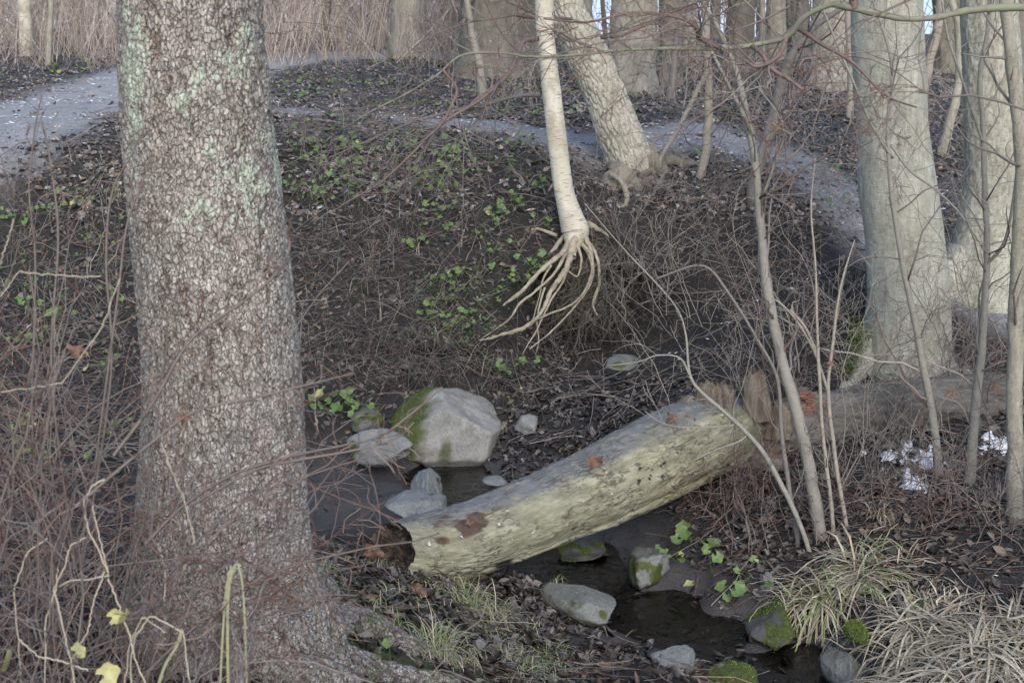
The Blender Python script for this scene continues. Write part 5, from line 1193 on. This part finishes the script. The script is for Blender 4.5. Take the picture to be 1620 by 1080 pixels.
def plant(p, rng, n, size, label, group=None, h=.06, yel=.04, spread=.06):
    root = thing('leafy_plant', label, 'plant', p, group); g = Geo(); nm = np.array([0, -.5, .75])
    for k in range(n):
        d = np.array([rng.normal(0, spread), rng.normal(-.02, spread * .7), abs(rng.normal(h, h * .5)) + .015]); q = np.array(p) + d
        tube(g, np.array([p, (np.array(p) + q) / 2 + [0, 0, .01], q]), .0012, 3, cap=False)
        me = (LEAFY if rng.random() < yel else LEAF)[int(rng.integers(0, 4))]
        o = bpy.data.objects.new('leaf', me); C.objects.link(o); o.parent = root
        z = Vector(tuple(nm + rng.normal(0, .35, 3))).normalized(); x = Vector((d[0], d[1] - .01, -.01)); x = (x - x.dot(z) * z).normalized(); y = z.cross(x)
        s = size * rng.uniform(.6, 1.2); M = Matrix((x, y, z)).transposed().to_4x4(); o.matrix_local = Matrix.Translation(Vector(tuple(d))) @ M @ Matrix.Diagonal((s, s, s, 1))
    V, F = g.out(); part('stalks', V, F, MAT['green'], root)
def build_plants():
    rng = np.random.default_rng(31)
    regs = [((455, 560), (225, 330), 26, 'green plant on the upper bank beside the spruce'), ((560, 720), (230, 330), 20, 'green plant on the turf below the trail'),
            ((660, 870), (330, 470), 24, 'green plant on the bank left of birch roots'), ((690, 850), (450, 540), 16, 'low plant by the tips of the birch roots'),
            ((490, 590), (590, 665), 6, 'broad green plant above the pale rock'), ((780, 850), (590, 650), 5, 'plant on soil right of the boulder top'),
            ((10, 190), (300, 560), 26, 'green plant among canes left of the spruce'), ((0, 180), (560, 800), 9, 'green plant low in the left canes'),
            ((720, 900), (230, 350), 7, 'plant on leaf litter near the birch'), ((1250, 1390), (270, 330), 4, 'plant on the slope left of the big beech')]
    for (u0, u1), (v0, v1), n, lab in regs:
        for k in range(n):
            uu, vv = rng.uniform(u0, u1), rng.uniform(v0, v1); p = hit(uu, vv, 6.0); big = 1.35 if 'broad' in lab else 1; nl = int(rng.integers(2, 7)); um, vm = (u0 + u1) / 2, (v0 + v1) / 2; sz = rng.uniform(.030, .058)
            where = ('upper' if vv < vm else 'lower') + ' ' + ('left' if uu < um else 'right')
            plant(p, rng, nl, sz * big, f"{['two', 'three', 'four', 'five', 'six'][nl - 2]} leaved {'larger ' if sz > .044 else ''}{lab}, {where}", lab.replace('plant ', 'plants ', 1))
    for u, v, n, s, lab in [(1096, 868, 4, .10, 'green plant with one large pale lobed leaf by the upright mossy rock'), (1070, 890, 5, .06, 'low green plant trailing over the right side of the upright mossy rock'),
                            (1126, 910, 3, .075, 'round leaved green plant on dark mud right of the mossy rock'), (1150, 948, 6, .07, 'leafy green plant hanging over the water at the muddy rock'),
                            (1186, 925, 3, .04, 'tiny green seedling left of the small upright stone'), (1216, 898, 2, .05, 'single round green leaf plant above the small upright stone'),
                            (1420, 975, 4, .05, 'narrow green plant growing through the straw tussock'), (618, 1048, 2, .04, 'round green seedling beside the spruce roots')]:
        plant(hit(u, v, 3.5), rng, n, s, lab, h=.05 if n < 5 else .06, yel=.15)
    # tiny ground cover beyond the trail: nobody could count it
    N = 5200; x, y = scatter_xy(N, 9.8, 21, rng); z = base_h(x, y); s, p, m = masks(x, y, z); p3 = np.stack([x, y, 0 * x], 1)
    k = (rng.random(N) < .9) & (fbm(p3, .9, 3, 66) > .02) & (p < .12) & (x < 2.2) & (z > .1); x, y = x[k], y[k]
    pos = on_ground(x, y, .03); V, F = stamp(LP, pos, rotm(len(x), rng, .5), rng.uniform(.04, .08, len(x))[:, None] * [1, 1.6, 1], rng); solo('ground_cover', V, F, MAT['green'], kind='stuff')
    N = 900; x = rng.normal(P(710, 520, 9.4)[0], .22, N); y = rng.uniform(9.25, 9.9, N); pos = on_ground(x, y, .015)
    V, F = stamp(LP, pos, rotm(N, rng, .6), rng.uniform(.012, .028, N), rng); solo('small_weeds', V, F, MAT['green'], kind='stuff')
build_plants()

# ------------------------------------------------------------------ grass and straw
def blades(g, base, n, rng, L, wd, spread, droop, lean=(0, 0), segs=6):
    for k in range(n):
        a = rng.uniform(0, 6.28); d = np.array([math.cos(a) * spread + lean[0], math.sin(a) * spread + lean[1], 1.]) + rng.normal(0, .18, 3); d /= np.linalg.norm(d)
        l = rng.uniform(*L); p = np.array(base) + [rng.normal(0, .02), rng.normal(0, .02), 0]; pts = [p]
        kk_ = rng.random()
        for s in range(segs):
            if s == 3 and kk_ < .3: d = d + rng.normal(0, .7, 3) * [1, 1, .5]
            d = d + np.array([rng.normal(0, .05), rng.normal(0, .05), -droop * (s + 1) / segs]); d /= np.linalg.norm(d); q = pts[-1] + d * l / segs
            zz = float(base_h(q[0], q[1])) + .01
            if q[2] < max(zz, WATER + .005): q[2] = max(zz, WATER + .005) + rng.uniform(0, .02)
            pts.append(q)
        pts = np.array(pts); sd = np.cross(pts[-1] - pts[0] + [0, 0, .01], [0, 0, 1.]) + rng.normal(0, .1, 3) * l; sd /= np.linalg.norm(sd) + 1e-9
        w_ = wd * rng.uniform(.6, 1.2) * np.array([.6, 1, 1, .9, .75, .5, .12][:segs + 1] if segs == 6 else np.linspace(1, .15, segs + 1))
        V = np.vstack([pts - sd * w_[:, None] / 2, pts + sd * w_[:, None] / 2]); i = np.arange(segs); m = segs + 1
        g.add(V, np.stack([i, i + 1, m + i + 1, m + i], 1))
def tussock(name, label, u, v, n, L, wd, mat, rng, spread=.5, droop=.8, lean=(0, 0), cat='grass tuft', y0=3.2, rad=0.03, mix=None, z_up=0):
    c = hit(u, v, y0); c[2] += z_up; root = thing(name, label, cat, c)
    for mt, nn in ([(mat, n)] if mix is None else [(mat, n), mix]):
        g = Geo()
        for k in range(max(1, nn // 6)):
            q = c + [rng.normal(0, rad), rng.normal(0, rad), 0]; q[2] = max(q[2] - .01, float(base_h(q[0], q[1]))); blades(g, q, 6, rng, L, wd, spread, droop, lean)
        V, F = g.out(); part('blades', V, F, MAT[mt], root, kind='stuff')
def build_grass():
    rng = np.random.default_rng(9)
    tussock('sedge_tussock', 'largest straw tussock drooping over the stream bank at the lower right', 1365, 905, 210, (.30, .58), .009, 'straw', rng, 1.5, 1.35, (-.5, -1.1), mix=('grass', 40), rad=.07, y0=5)
    tussock('sedge_tussock', 'straw tussock hanging over the mossy boulder left of the main tussock', 1295, 955, 120, (.25, .48), .008, 'straw', rng, 1.2, 1.3, (-.5, -.8), mix=('grass', 60), rad=.07, y0=5)
    tussock('sedge_tussock', 'loose straw tussock right of the main one', 1455, 965, 90, (.15, .34), .009, 'straw', rng, 1.4, .9, (.2, -.5), rad=.09, y0=5)
    tussock('sedge_tussock', 'small upright straw tuft among twigs on the right bank', 1395, 820, 40, (.12, .25), .007, 'straw', rng, .4, .7, rad=.03, y0=5)
    g = Geo()
    for k in range(170):
        u = rng.uniform(1410, 1680); v = rng.uniform(985, 1110); c = hit(u, v, 4.5); c[2] += rng.uniform(0, .09)
        blades(g, c, 5, rng, (.18, .5), .010, 2.8, .5, (-.4, -.4), 6)
    V, F = g.out(); solo('flattened_straw', V, F, MAT['straw'], kind='stuff')
    for u, v, n, L, lab, mt in [(690, 1045, 110, (.12, .26), 'brightest green grass tuft at the lower edge beside the spruce roots', 'grass'), (735, 962, 80, (.10, .2), 'yellowish grass tuft below the log end', 'grass'),
                                (775, 985, 60, (.10, .22), 'dry straw tuft right below the yellowish tuft', 'straw'), (650, 915, 40, (.06, .14), 'short green grass tuft under the left end of the log', 'grass'),
                                (605, 905, 24, (.06, .12), 'sparse grass tuft between log end and spruce', 'grass'), (545, 895, 16, (.05, .1), 'thin grass wisps at the near bank edge by the spruce', 'grass'),
                                (855, 1050, 24, (.07, .14), 'small grass sprig on the streamside litter', 'grass'), (830, 1080, 40, (.1, .18), 'grass tuft cut by the lower edge near the centre', 'grass'),
                                (575, 960, 16, (.05, .1), 'tiny grass wisps on the mossy ground right of the spruce', 'grass'), (880, 935, 14, (.05, .1), 'short green blades beside the long grey slab', 'grass'),
                                (590, 1000, 16, (.06, .12), 'small upright grass blades between the spruce roots', 'grass'), (640, 960, 24, (.07, .13), 'faded grass sprig on the mossy ground', 'straw'),
                                (1060, 1085, 22, (.06, .12), 'grass blades at the lower edge beside the triangular stone', 'grass')]:
        tussock('grass_tuft', lab, u, v, n, L, .0045, mt, rng, .5, .7, (.1, -.15), y0=3.4, rad=.035, mix=('straw' if mt == 'grass' else 'grass', n // 2))
    # worn grass and moss on the near bank: nobody could count the blades
    EDGE = [P(530, 890, 6)[:2], P(620, 915, 6)[:2], P(720, 955, 5.9)[:2], P(790, 1000, 5.7)[:2], P(860, 1075, 5.4)[:2]]
    for nm, mt, N, dist in [('near_bank_grass', 'grass', 2600, .45), ('near_bank_straw', 'straw', 2600, .55)]:
        g = Geo(); x = rng.uniform(-1.4, .6, N * 5); y = rng.uniform(4., 6.5, N * 5); dd = polydist(x, y, EDGE); p3 = np.stack([x, y, 0 * x], 1)
        k = rng.random(N * 5) < np.exp(-(dd / dist) ** 2) * np.clip(fbm(p3, 3.5, 3, 6 + len(mt)) * 2 + .35, 0, 1) * .6; n_ = 0
        for a_, b_ in list(zip(x[k], y[k]))[:N // 2]: blades(g, (a_, b_, gz(a_, b_)), 2, rng, (.04, .13), .0042, 1.1, .7, (.15, -.2), 4)
        V, F = g.out(); solo(nm, V, F, MAT[mt], kind='stuff')
    # fine weathered grass hanging on the bank and by the spruce
    g = Geo()
    for k in range(1100):
        u = rng.choice([rng.uniform(460, 760), rng.uniform(0, 220), rng.uniform(980, 1360)], p=[.45, .3, .25]); v = rng.uniform(235, 600)
        c = hit(u, v, 7.5); blades(g, c, 1, rng, (.08, .3), .0035, 1.2, .7, (0, -.7), 4)
    V, F = g.out(); solo('bank_dead_grass', V, F, MAT['straw'], kind='stuff')
    # tangled brown stems on the bank
    for nm, mt, N, ur, vr, L, rr in [('bank_dead_stems', 'grey_twig', 520, (450, 760), (250, 590), (.15, .6), (.001, .0026)), ('bank_dead_stems', 'red_twig', 230, (450, 760), (250, 590), (.15, .5), (.001, .0024)), ('bank_dead_stems', 'grey_twig', 300, (980, 1360), (285, 420), (.12, .5), (.001, .0026)), ('bank_dead_stems', 'grey_twig', 380, (0, 220), (250, 700), (.15, .7), (.0012, .0030)), ('bank_dead_stems', 'grey_twig', 260, (740, 960), (230, 420), (.12, .5), (.0012, .003)),
                                ('bank_dead_stems', 'grey_twig', 260, (560, 900), (520, 620), (.1, .35), (.001, .0025))]:
        out = []
        for k in range(N):
            c = hit(rng.uniform(*ur), rng.uniform(*vr), 6.5); d = np.array([rng.normal(0, .9), -.35 + rng.normal(0, .4), rng.normal(.1, .6)])
            grow(out, c, d, rng.uniform(*L), rng.uniform(*rr), int(rng.random() < .35), rng, .55, .5, (1, 3), .5)
        V, F = curves_geo(out, minr=.0010); solo(nm, V, F, MAT[mt], kind='stuff')
build_grass()

# ------------------------------------------------------------------ shrubs and canes
def shrub(label, c, n, H, r0, mat, rng, lean=(0, 0), spread=.35, nt=5, tw=(.1, .35), name='shrub', minr=.0012, lvl=1, canes=(), cgrp=None, wander=.4, grav=.25, stiff=.5):
    z = gh(c[0], c[1]); root = thing(name, label, 'shrub', (c[0], c[1], z), cgrp)
    for k in range(n):
        a = rng.uniform(0, 6.28); b = np.array([c[0] + rng.normal(0, .13), c[1] + rng.normal(0, .13), z - .03])
        d = np.array([math.cos(a) * spread + lean[0], math.sin(a) * spread + lean[1], 1.]); out = []
        grow(out, b, d, rng.uniform(*H), rng.uniform(*r0), 0, rng, wander, grav, (0, 0), .35, seg=14)
        p, r = out[0][0], out[0][1]; twigs_on(out, p, r, int(rng.integers(nt // 2, nt + 2)), tw, rng, lvl, .2, .4, 0, nch=(1, 3), rr=(.35, .6))
        # buds
        V, F = curves_geo(out, minr=minr); part('stem', V, F, mat, root)
    for L in canes:
        q, rq = pxline(L, 44); out = [(q, np.maximum(rq, .0012), 0)]; twigs_on(out, q, rq, 12, (.03, .12), rng, 1, .1, .4, 0, nch=(0, 2), rr=(.5, .7))
        V, F = curves_geo(out, minr=.0010); part('stem', V, F, mat, root)
    return root
def build_shrubs():
    rng = np.random.default_rng(17)
    C1 = [[(230, 860, 3.0, 6.5), (290, 800, 3.0, 5.8), (370, 750, 2.95, 5.0), (460, 722, 2.9, 5.0), (540, 705, 2.85, 4.3), (600, 690, 2.8, 3.6), (650, 655, 2.8, 3.6), (700, 612, 2.8, 2.9)],
          [(300, 800, 2.9, 5.0), (400, 745, 2.85, 4.3), (470, 728, 2.8, 4.3), (560, 712, 2.8, 3.6), (625, 694, 2.8, 2.9), (655, 668, 2.8, 2.9)],
          [(180, 720, 2.8, 6.5), (240, 640, 2.8, 5.8), (300, 540, 2.8, 5.0), (380, 480, 2.8, 5.0), (430, 440, 2.8, 4.3), (456, 400, 2.8, 3.6), (458, 375, 2.8, 2.2)],
          [(120, 800, 2.7, 5.8), (240, 700, 2.7, 5.0), (310, 650, 2.7, 4.3), (400, 630, 2.7, 3.6), (480, 610, 2.7, 2.9), (560, 590, 2.7, 2.2)]]
    spots = [(-60, 2.7, 'dense red brown canes at the left edge, nearest to the camera'), (60, 3.0, 'tangled brown canes left of the spruce foot'), (170, 3.25, 'twiggy canes right against the left side of the spruce'),
             (270, 3.0, 'arching canes in front of the spruce trunk reaching right with buds'), (-20, 3.5, 'taller reddish canes behind the left edge'), (110, 3.8, 'thin canes beside the path side of the spruce'), (210, 2.6, 'short dark canes low in the left corner')]
    for i, (u, Y, lab) in enumerate(spots):
        x = (u - 810) / FPX * (Y * 1.06)
        shrub(lab, (x, Y), [36, 36, 17, 4, 32, 22, 9][i], [(.7, 1.4), (.7, 1.35), (.6, 1.2), (.5, .9), (.9, 1.55), (.8, 1.4), (.4, .75)][i], (.0014, .0046), MAT['red_twig' if i % 3 or i == 3 else 'grey_twig'], rng, (.12 if i != 3 else .25, -.05), .5, 9, (.08, .34), name='bramble', canes=C1 if i == 3 else (), lvl=1)
    # one tall thin dark cane and a few pale dry ones upper left
    shrub('sparse tall dry stalks with side twigs before the path at upper left', ((60 - 810) / FPX * 3.9, 3.7), 0, (1, 1), (.003, .004), MAT['red_twig'], rng, name='dry_stalk', canes=[
        [(80, 1000, 3.6, 4.2), (52, 700, 3.6, 4.2), (56, 420, 3.6, 3.5), (46, 300, 3.6, 2.8), (56, 200, 3.6, 2.8), (66, 150, 3.6, 2.1)], [(120, 900, 3.5, 4.9), (82, 600, 3.5, 4.2), (92, 380, 3.5, 4.2), (80, 260, 3.5, 3.5), (66, 190, 3.5, 2.1)],
        [(130, 900, 3.5, 4.9), (175, 600, 3.5, 4.2), (168, 420, 3.5, 4.2), (176, 310, 3.5, 3.5), (205, 250, 3.5, 2.8), (230, 200, 3.5, 2.1)], [(150, 740, 3.4, 4.2), (185, 480, 3.4, 4.2), (200, 360, 3.4, 3.5), (225, 290, 3.4, 2.8), (240, 240, 3.4, 2.1)]])
    # pale bent stalks, bottom left
    root = thing('bent_stalks', 'cream coloured bent dry stalks in the bottom left corner', 'stalks', (P(120, 1150, 2.6)[0], 2.6, gh(P(120, 1150, 2.6)[0], 2.6)))
    ST = [[(125, 1150), (112, 1045), (85, 932)], [(85, 932), (110, 918), (140, 916), (172, 910)], [(85, 932), (104, 890), (112, 862), (135, 850)], [(172, 910), (155, 868), (138, 835), (132, 795), (145, 768), (165, 758)],
          [(172, 908), (158, 855), (146, 800)], [(112, 1045), (138, 1000), (148, 950), (166, 902)], [(172, 915), (190, 962), (206, 1008), (216, 1050), (250, 1120)], [(45, 1150), (30, 1040), (22, 930), (44, 872), (76, 852)],
          [(70, 1150), (72, 980), (88, 935), (92, 900)], [(215, 1150), (205, 1050), (212, 1010), (238, 972), (290, 1000), (300, 1080)], [(30, 1010), (60, 1038), (100, 1045), (140, 1060)], [(0, 470), (30, 430), (90, 435), (160, 438)], [(0, 620), (60, 612), (100, 605), (160, 520), (190, 440)],
          [(255, 700), (270, 740), (295, 800), (308, 860)], [(250, 860), (262, 900), (260, 950)], [(0, 420), (12, 380), (22, 345)], [(190, 1150), (205, 1020), (225, 975), (262, 1000)]]
    for k, L in enumerate(ST):
        W_ = np.array([P(u, v, 2.55 + .25 * ((k * 37) % 10) / 10) for u, v in L]); s_ = np.linspace(0, len(L) - 1, 30); p = np.stack([np.interp(s_, np.arange(len(L)), W_[:, c_]) for c_ in range(3)], 1); r = np.full(30, .0035 if k < 11 else .0022); p = p + .0009 * rng.normal(0, 1, p.shape); g = Geo(); tube(g, p, r * .5, 6); V, F = g.out(); part('stalk', V, F, MAT['reedstalk'], root)
    root = thing('bent_grass', 'green and straw bent grass blades before the spruce foot', 'grass', (P(370, 1150, 2.7)[0], 2.7, gh(P(370, 1150, 2.7)[0], 2.7)))
    for L, wd in [([(362, 1150), (360, 1000), (362, 930), (372, 893), (380, 895)], 4), ([(392, 1150), (388, 1000), (384, 930), (378, 893)], 3), ([(345, 1150), (352, 1010), (358, 930), (366, 895)], 3), ([(250, 1085), (262, 1050), (280, 1020), (288, 995)], 5), ([(310, 985), (330, 975), (352, 960), (366, 900)], 3)]:
        p, r = pxline([(u, v, 2.7, wd) for u, v in L], 24); g = Geo(); V = np.vstack([p - np.outer(r, [1, .3, 0]), p + np.outer(r, [1, .3, 0])]); i = np.arange(23); g.add(V, np.stack([i, i + 1, i + 25, i + 24], 1)); V, F = g.out(); part('blade', V, F, MAT['bentgrass'], root)
    # yellow wilted leaves, bottom left
    pr_ = [(178, 976, 'left one of two yellow wilted leaves in the bottom left corner', .035), (200, 975, 'right one of two yellow wilted leaves in the bottom left corner', .035), (165, 1068, 'large yellow green leaf cut by the lower edge', .05), (120, 1030, 'pale curled leaf hanging low in the left corner', .035), (15, 1045, 'tan withered leaf at the lower left edge', .05)]
    for u, v, lab, s in pr_:
        p = P(u, v, 2.6); me = LEAFY[int(rng.integers(0, 4))]; o = bpy.data.objects.new('wilted_leaf', me); C.objects.link(o); o.location = tuple(p); o.scale = (s, s, s); o.rotation_euler = (R(60 + rng.uniform(-20, 20)), R(rng.uniform(-30, 30)), rng.uniform(0, 6)); tag(o, lab, 'leaf')
    # dead leaves one can point to
    dl = [(590, 872, 6.05, .10, 'crumpled red brown leaf leaning on the left end of the log'), (745, 826, 6.18, .045, 'curled orange brown leaf on the stained patch of the log'), (1062, 660, 7.35, .07, 'brown leaf on top of the log near its broken end'), (1092, 662, 7.45, .06, 'orange leaf scrap beside the torn wood of the log'),
          (940, 730, 6.75, .09, 'dark flat oak leaf stuck on the face of the log'), (1305, 640, 7.8, .05, 'orange brown leaf on the front of the rotten log'), (1228, 200, 3.9, .035, 'pale withered leaf dangling from a close twig at upper right'), (665, 935, 5.7, .08, 'big brown leaf on the grass below the log end'),
          (1312, 575, 7.0, .05, 'tan leaf caught on a stem right of the torn wood'), (290, 660, 2.8, .03, 'dark curled leaf on a cane before the spruce'), (122, 555, 2.9, .04, 'dark brown shrivelled leaf on a cane at the left')]
    for k, (u, v, Y, s, lab) in enumerate(dl):
        r_ = np.random.default_rng(k + 5); n = 9; gx = np.linspace(-1, 1, n); Xg, Yg = np.meshgrid(gx, gx); rr = np.hypot(Xg, Yg * 1.3); a = np.arctan2(Yg, Xg); m = .9 + .18 * np.cos(5 * a + k)
        Z = .5 * Xg ** 2 - .35 * Yg ** 2 + .28 * np.sin(3.4 * Xg + k) * np.cos(2.9 * Yg); V = np.stack([Xg * m, Yg * .75 * m, Z * 1.3], -1).reshape(-1, 3) * .5 * s
        i = np.arange(n - 1)[:, None] * n; j = np.arange(n - 1)[None]; F = np.stack([i + j, i + j + 1, i + n + j + 1, i + n + j], -1).reshape(-1, 4); c4 = (np.hypot(Xg, Yg).ravel() < 1.25); F = F[c4[F].all(1)]
        o = obj('dead_leaf', mesh('dead_leaf', V, F, MAT['deadleaf'])); o.location = tuple(P(u, v, Y)); o.rotation_euler = (R(55 + r_.uniform(-25, 20)), R(r_.uniform(-30, 30)), r_.uniform(-.8, .8)); tag(o, lab, 'leaf')
    # undergrowth on the right bank
    ug = [(1165, 800, 10, (.25, .6), 'low twiggy bush under the broken end of the log'), (1230, 850, 8, (.3, .8), 'brown bush at the foot of the tall curved sapling'), (1330, 800, 9, (.3, .8), 'reddish bush in front of the left part of the rotten log'), (1390, 760, 9, (.3, .9), 'tangled bush before the middle of the rotten log'),
          (1450, 820, 8, (.2, .6), 'low bramble tangle below the snow patch'), (1520, 800, 9, (.3, .8), 'bushy twigs at the foot of the grey sapling'), (1590, 840, 9, (.3, .9), 'dense twigs around the young birch stem'), (1400, 640, 7, (.3, .8), 'twigs rising behind the rotten log at the beech foot'), (1500, 600, 9, (.4, 1.0), 'dense thin twigs between the two beeches'), (1580, 640, 8, (.4, 1.0), 'twigs in front of the base of the second beech')]
    for u, v, n, H, lab in ug:
        c = hit(u, v, 5.5); shrub(lab, c[:2], int(n * 1.8), H, (.002, .0048), MAT['grey_twig' if n % 2 else 'red_twig'], rng, (0, -.05), .5, 7, (.08, .3), minr=.0013, grav=.1)
    c = hit(1070, 330); 
    for u, v, lab in [(1075, 335, 'fine brown twigs on the bank below the small crest tree'), (1160, 345, 'thin upright twigs on the bank left of the tall sapling'), (1300, 320, 'thin twigs on the crest near the big beech'), (560, 225, 'dry brown stems on the turf edge below the trail'), (480, 240, 'dry brown stems just right of the spruce on the turf edge'), (660, 320, 'small red stemmed sprig on the leafy bank'),
                      (700, 110, 'thin bush with pale stems left of the widest background trunk'), (860, 130, 'thin bush behind the birch beyond the trail'), (1050, 160, 'bush of thin shoots at the foot of the dark knotty trunk'), (1200, 140, 'shoots behind the leaning sapling at the back'), (1280, 170, 'shrub of brown shoots before the sunlit background trunk'), (1490, 260, 'brown shoots between the beeches on the slope')]:
        c = hit(u, v, 7); f = v < 200; shrub(lab, c[:2], 8, (.5, 1.3) if f else (.25, .7), (.003, .006) if f else (.0018, .0035), MAT['far_twig' if f else 'grey_twig'], rng, (0, 0), .4, 8, (.15, .5) if f else (.08, .3), minr=.0026 if f else .0014, grav=0)
    for k, (u, v, n, H, lab) in enumerate([(1010, 470, 3, (.5, 1.), 'thin shoots on the bare bank right of the birch roots'), (1060, 520, 3, (.6, 1.1), 'thin pale shoots on the bank above the torn log end'), (1120, 500, 4, (.5, 1.1), 'upright shoots on the bank left of the tall curved sapling'), (1180, 560, 3, (.6, 1.2), 'shoots behind the torn wood'),
        (1260, 560, 4, (.6, 1.3), 'thin shoots on the bank between the tall sapling and the big beech'), (1330, 500, 3, (.5, 1.1), 'thin shoots close to the left side of the big beech'), (1160, 760, 4, (.7, 1.4), 'long thin shoots beside the broken end of the log'), (1250, 700, 4, (.8, 1.5), 'long shoots rising past the orange crumbled wood'), (1360, 720, 4, (.8, 1.5), 'long shoots crossing the left face of the big beech'),
        (1430, 700, 4, (.8, 1.6), 'long dark shoots before the middle of the big beech'), (1510, 720, 4, (.8, 1.7), 'long shoots between the two saplings at the right'), (1580, 740, 4, (.9, 1.8), 'long shoots beside the young birch stem'), (1620, 700, 4, (.9, 1.8), 'long shoots cut by the right edge'), (960, 400, 3, (.3, .7), 'short shoots on the bank just right of the birch foot')]):
        c = hit(u, v, 5.5); shrub(lab, c[:2], n + 2, H, (.0018, .0042), MAT[['pale_twig', 'grey_twig', 'pale_twig', 'red_twig'][k % 4]], rng, (rng.normal(-.1, .15), -.08), .4, 10, (.1, .5), minr=.0013, grav=0, name='shoots')
    # thickets behind: nobody could count the stems
    def thicket(name, mat, N, xr, yr, H, rr, lv=1, nch=(2, 4), tl=.25):
        out = []
        for k in range(N):
            y = rng.uniform(*yr); t = rng.uniform(*xr); x = (t - 810) / FPX * y * 1.03; z = float(base_h(x, y)); d = (rng.normal(0, tl), rng.normal(0, .15), 1)
            grow(out, (x, y, z), d, rng.uniform(*H), rng.uniform(*rr), lv, rng, .3, 0, nch, .3, spread=(15, 45))
        g = Geo()
        for p, r, l in out: tube(g, p[::2] if len(p) > 5 else p, np.maximum(r, .003)[::2] if len(p) > 5 else np.maximum(r, .003), 3, cap=False)
        V, F = g.out(); solo(name, V, F, MAT[mat], kind='stuff')
    thicket('dry_reeds', 'far_reed', 1900, (-250, 780), (19.5, 28), (.8, 2.2), (.004, .007), 1, (0, 3), .35)
    thicket('reed_edge', 'far_twig', 700, (-250, 800), (18.2, 21.5), (.15, .7), (.003, .005), 1, (1, 3), .7)
    thicket('far_reeds', 'far_reed', 1500, (-300, 820), (27, 34), (1.6, 3.), (.008, .014), 1, (0, 2), .3)
    thicket('brown_thicket', 'far_twig', 700, (-200, 900), (21, 29), (1.2, 2.4), (.004, .009), 2, (2, 4))
    thicket('back_thicket', 'far_twig', 220, (700, 1800), (17, 29), (1.0, 2.2), (.004, .009), 2, (2, 4))
    thicket('low_brush', 'far_twig', 500, (750, 1750), (13.5, 20), (.25, .7), (.003, .005), 1, (1, 3), .6)
build_shrubs()
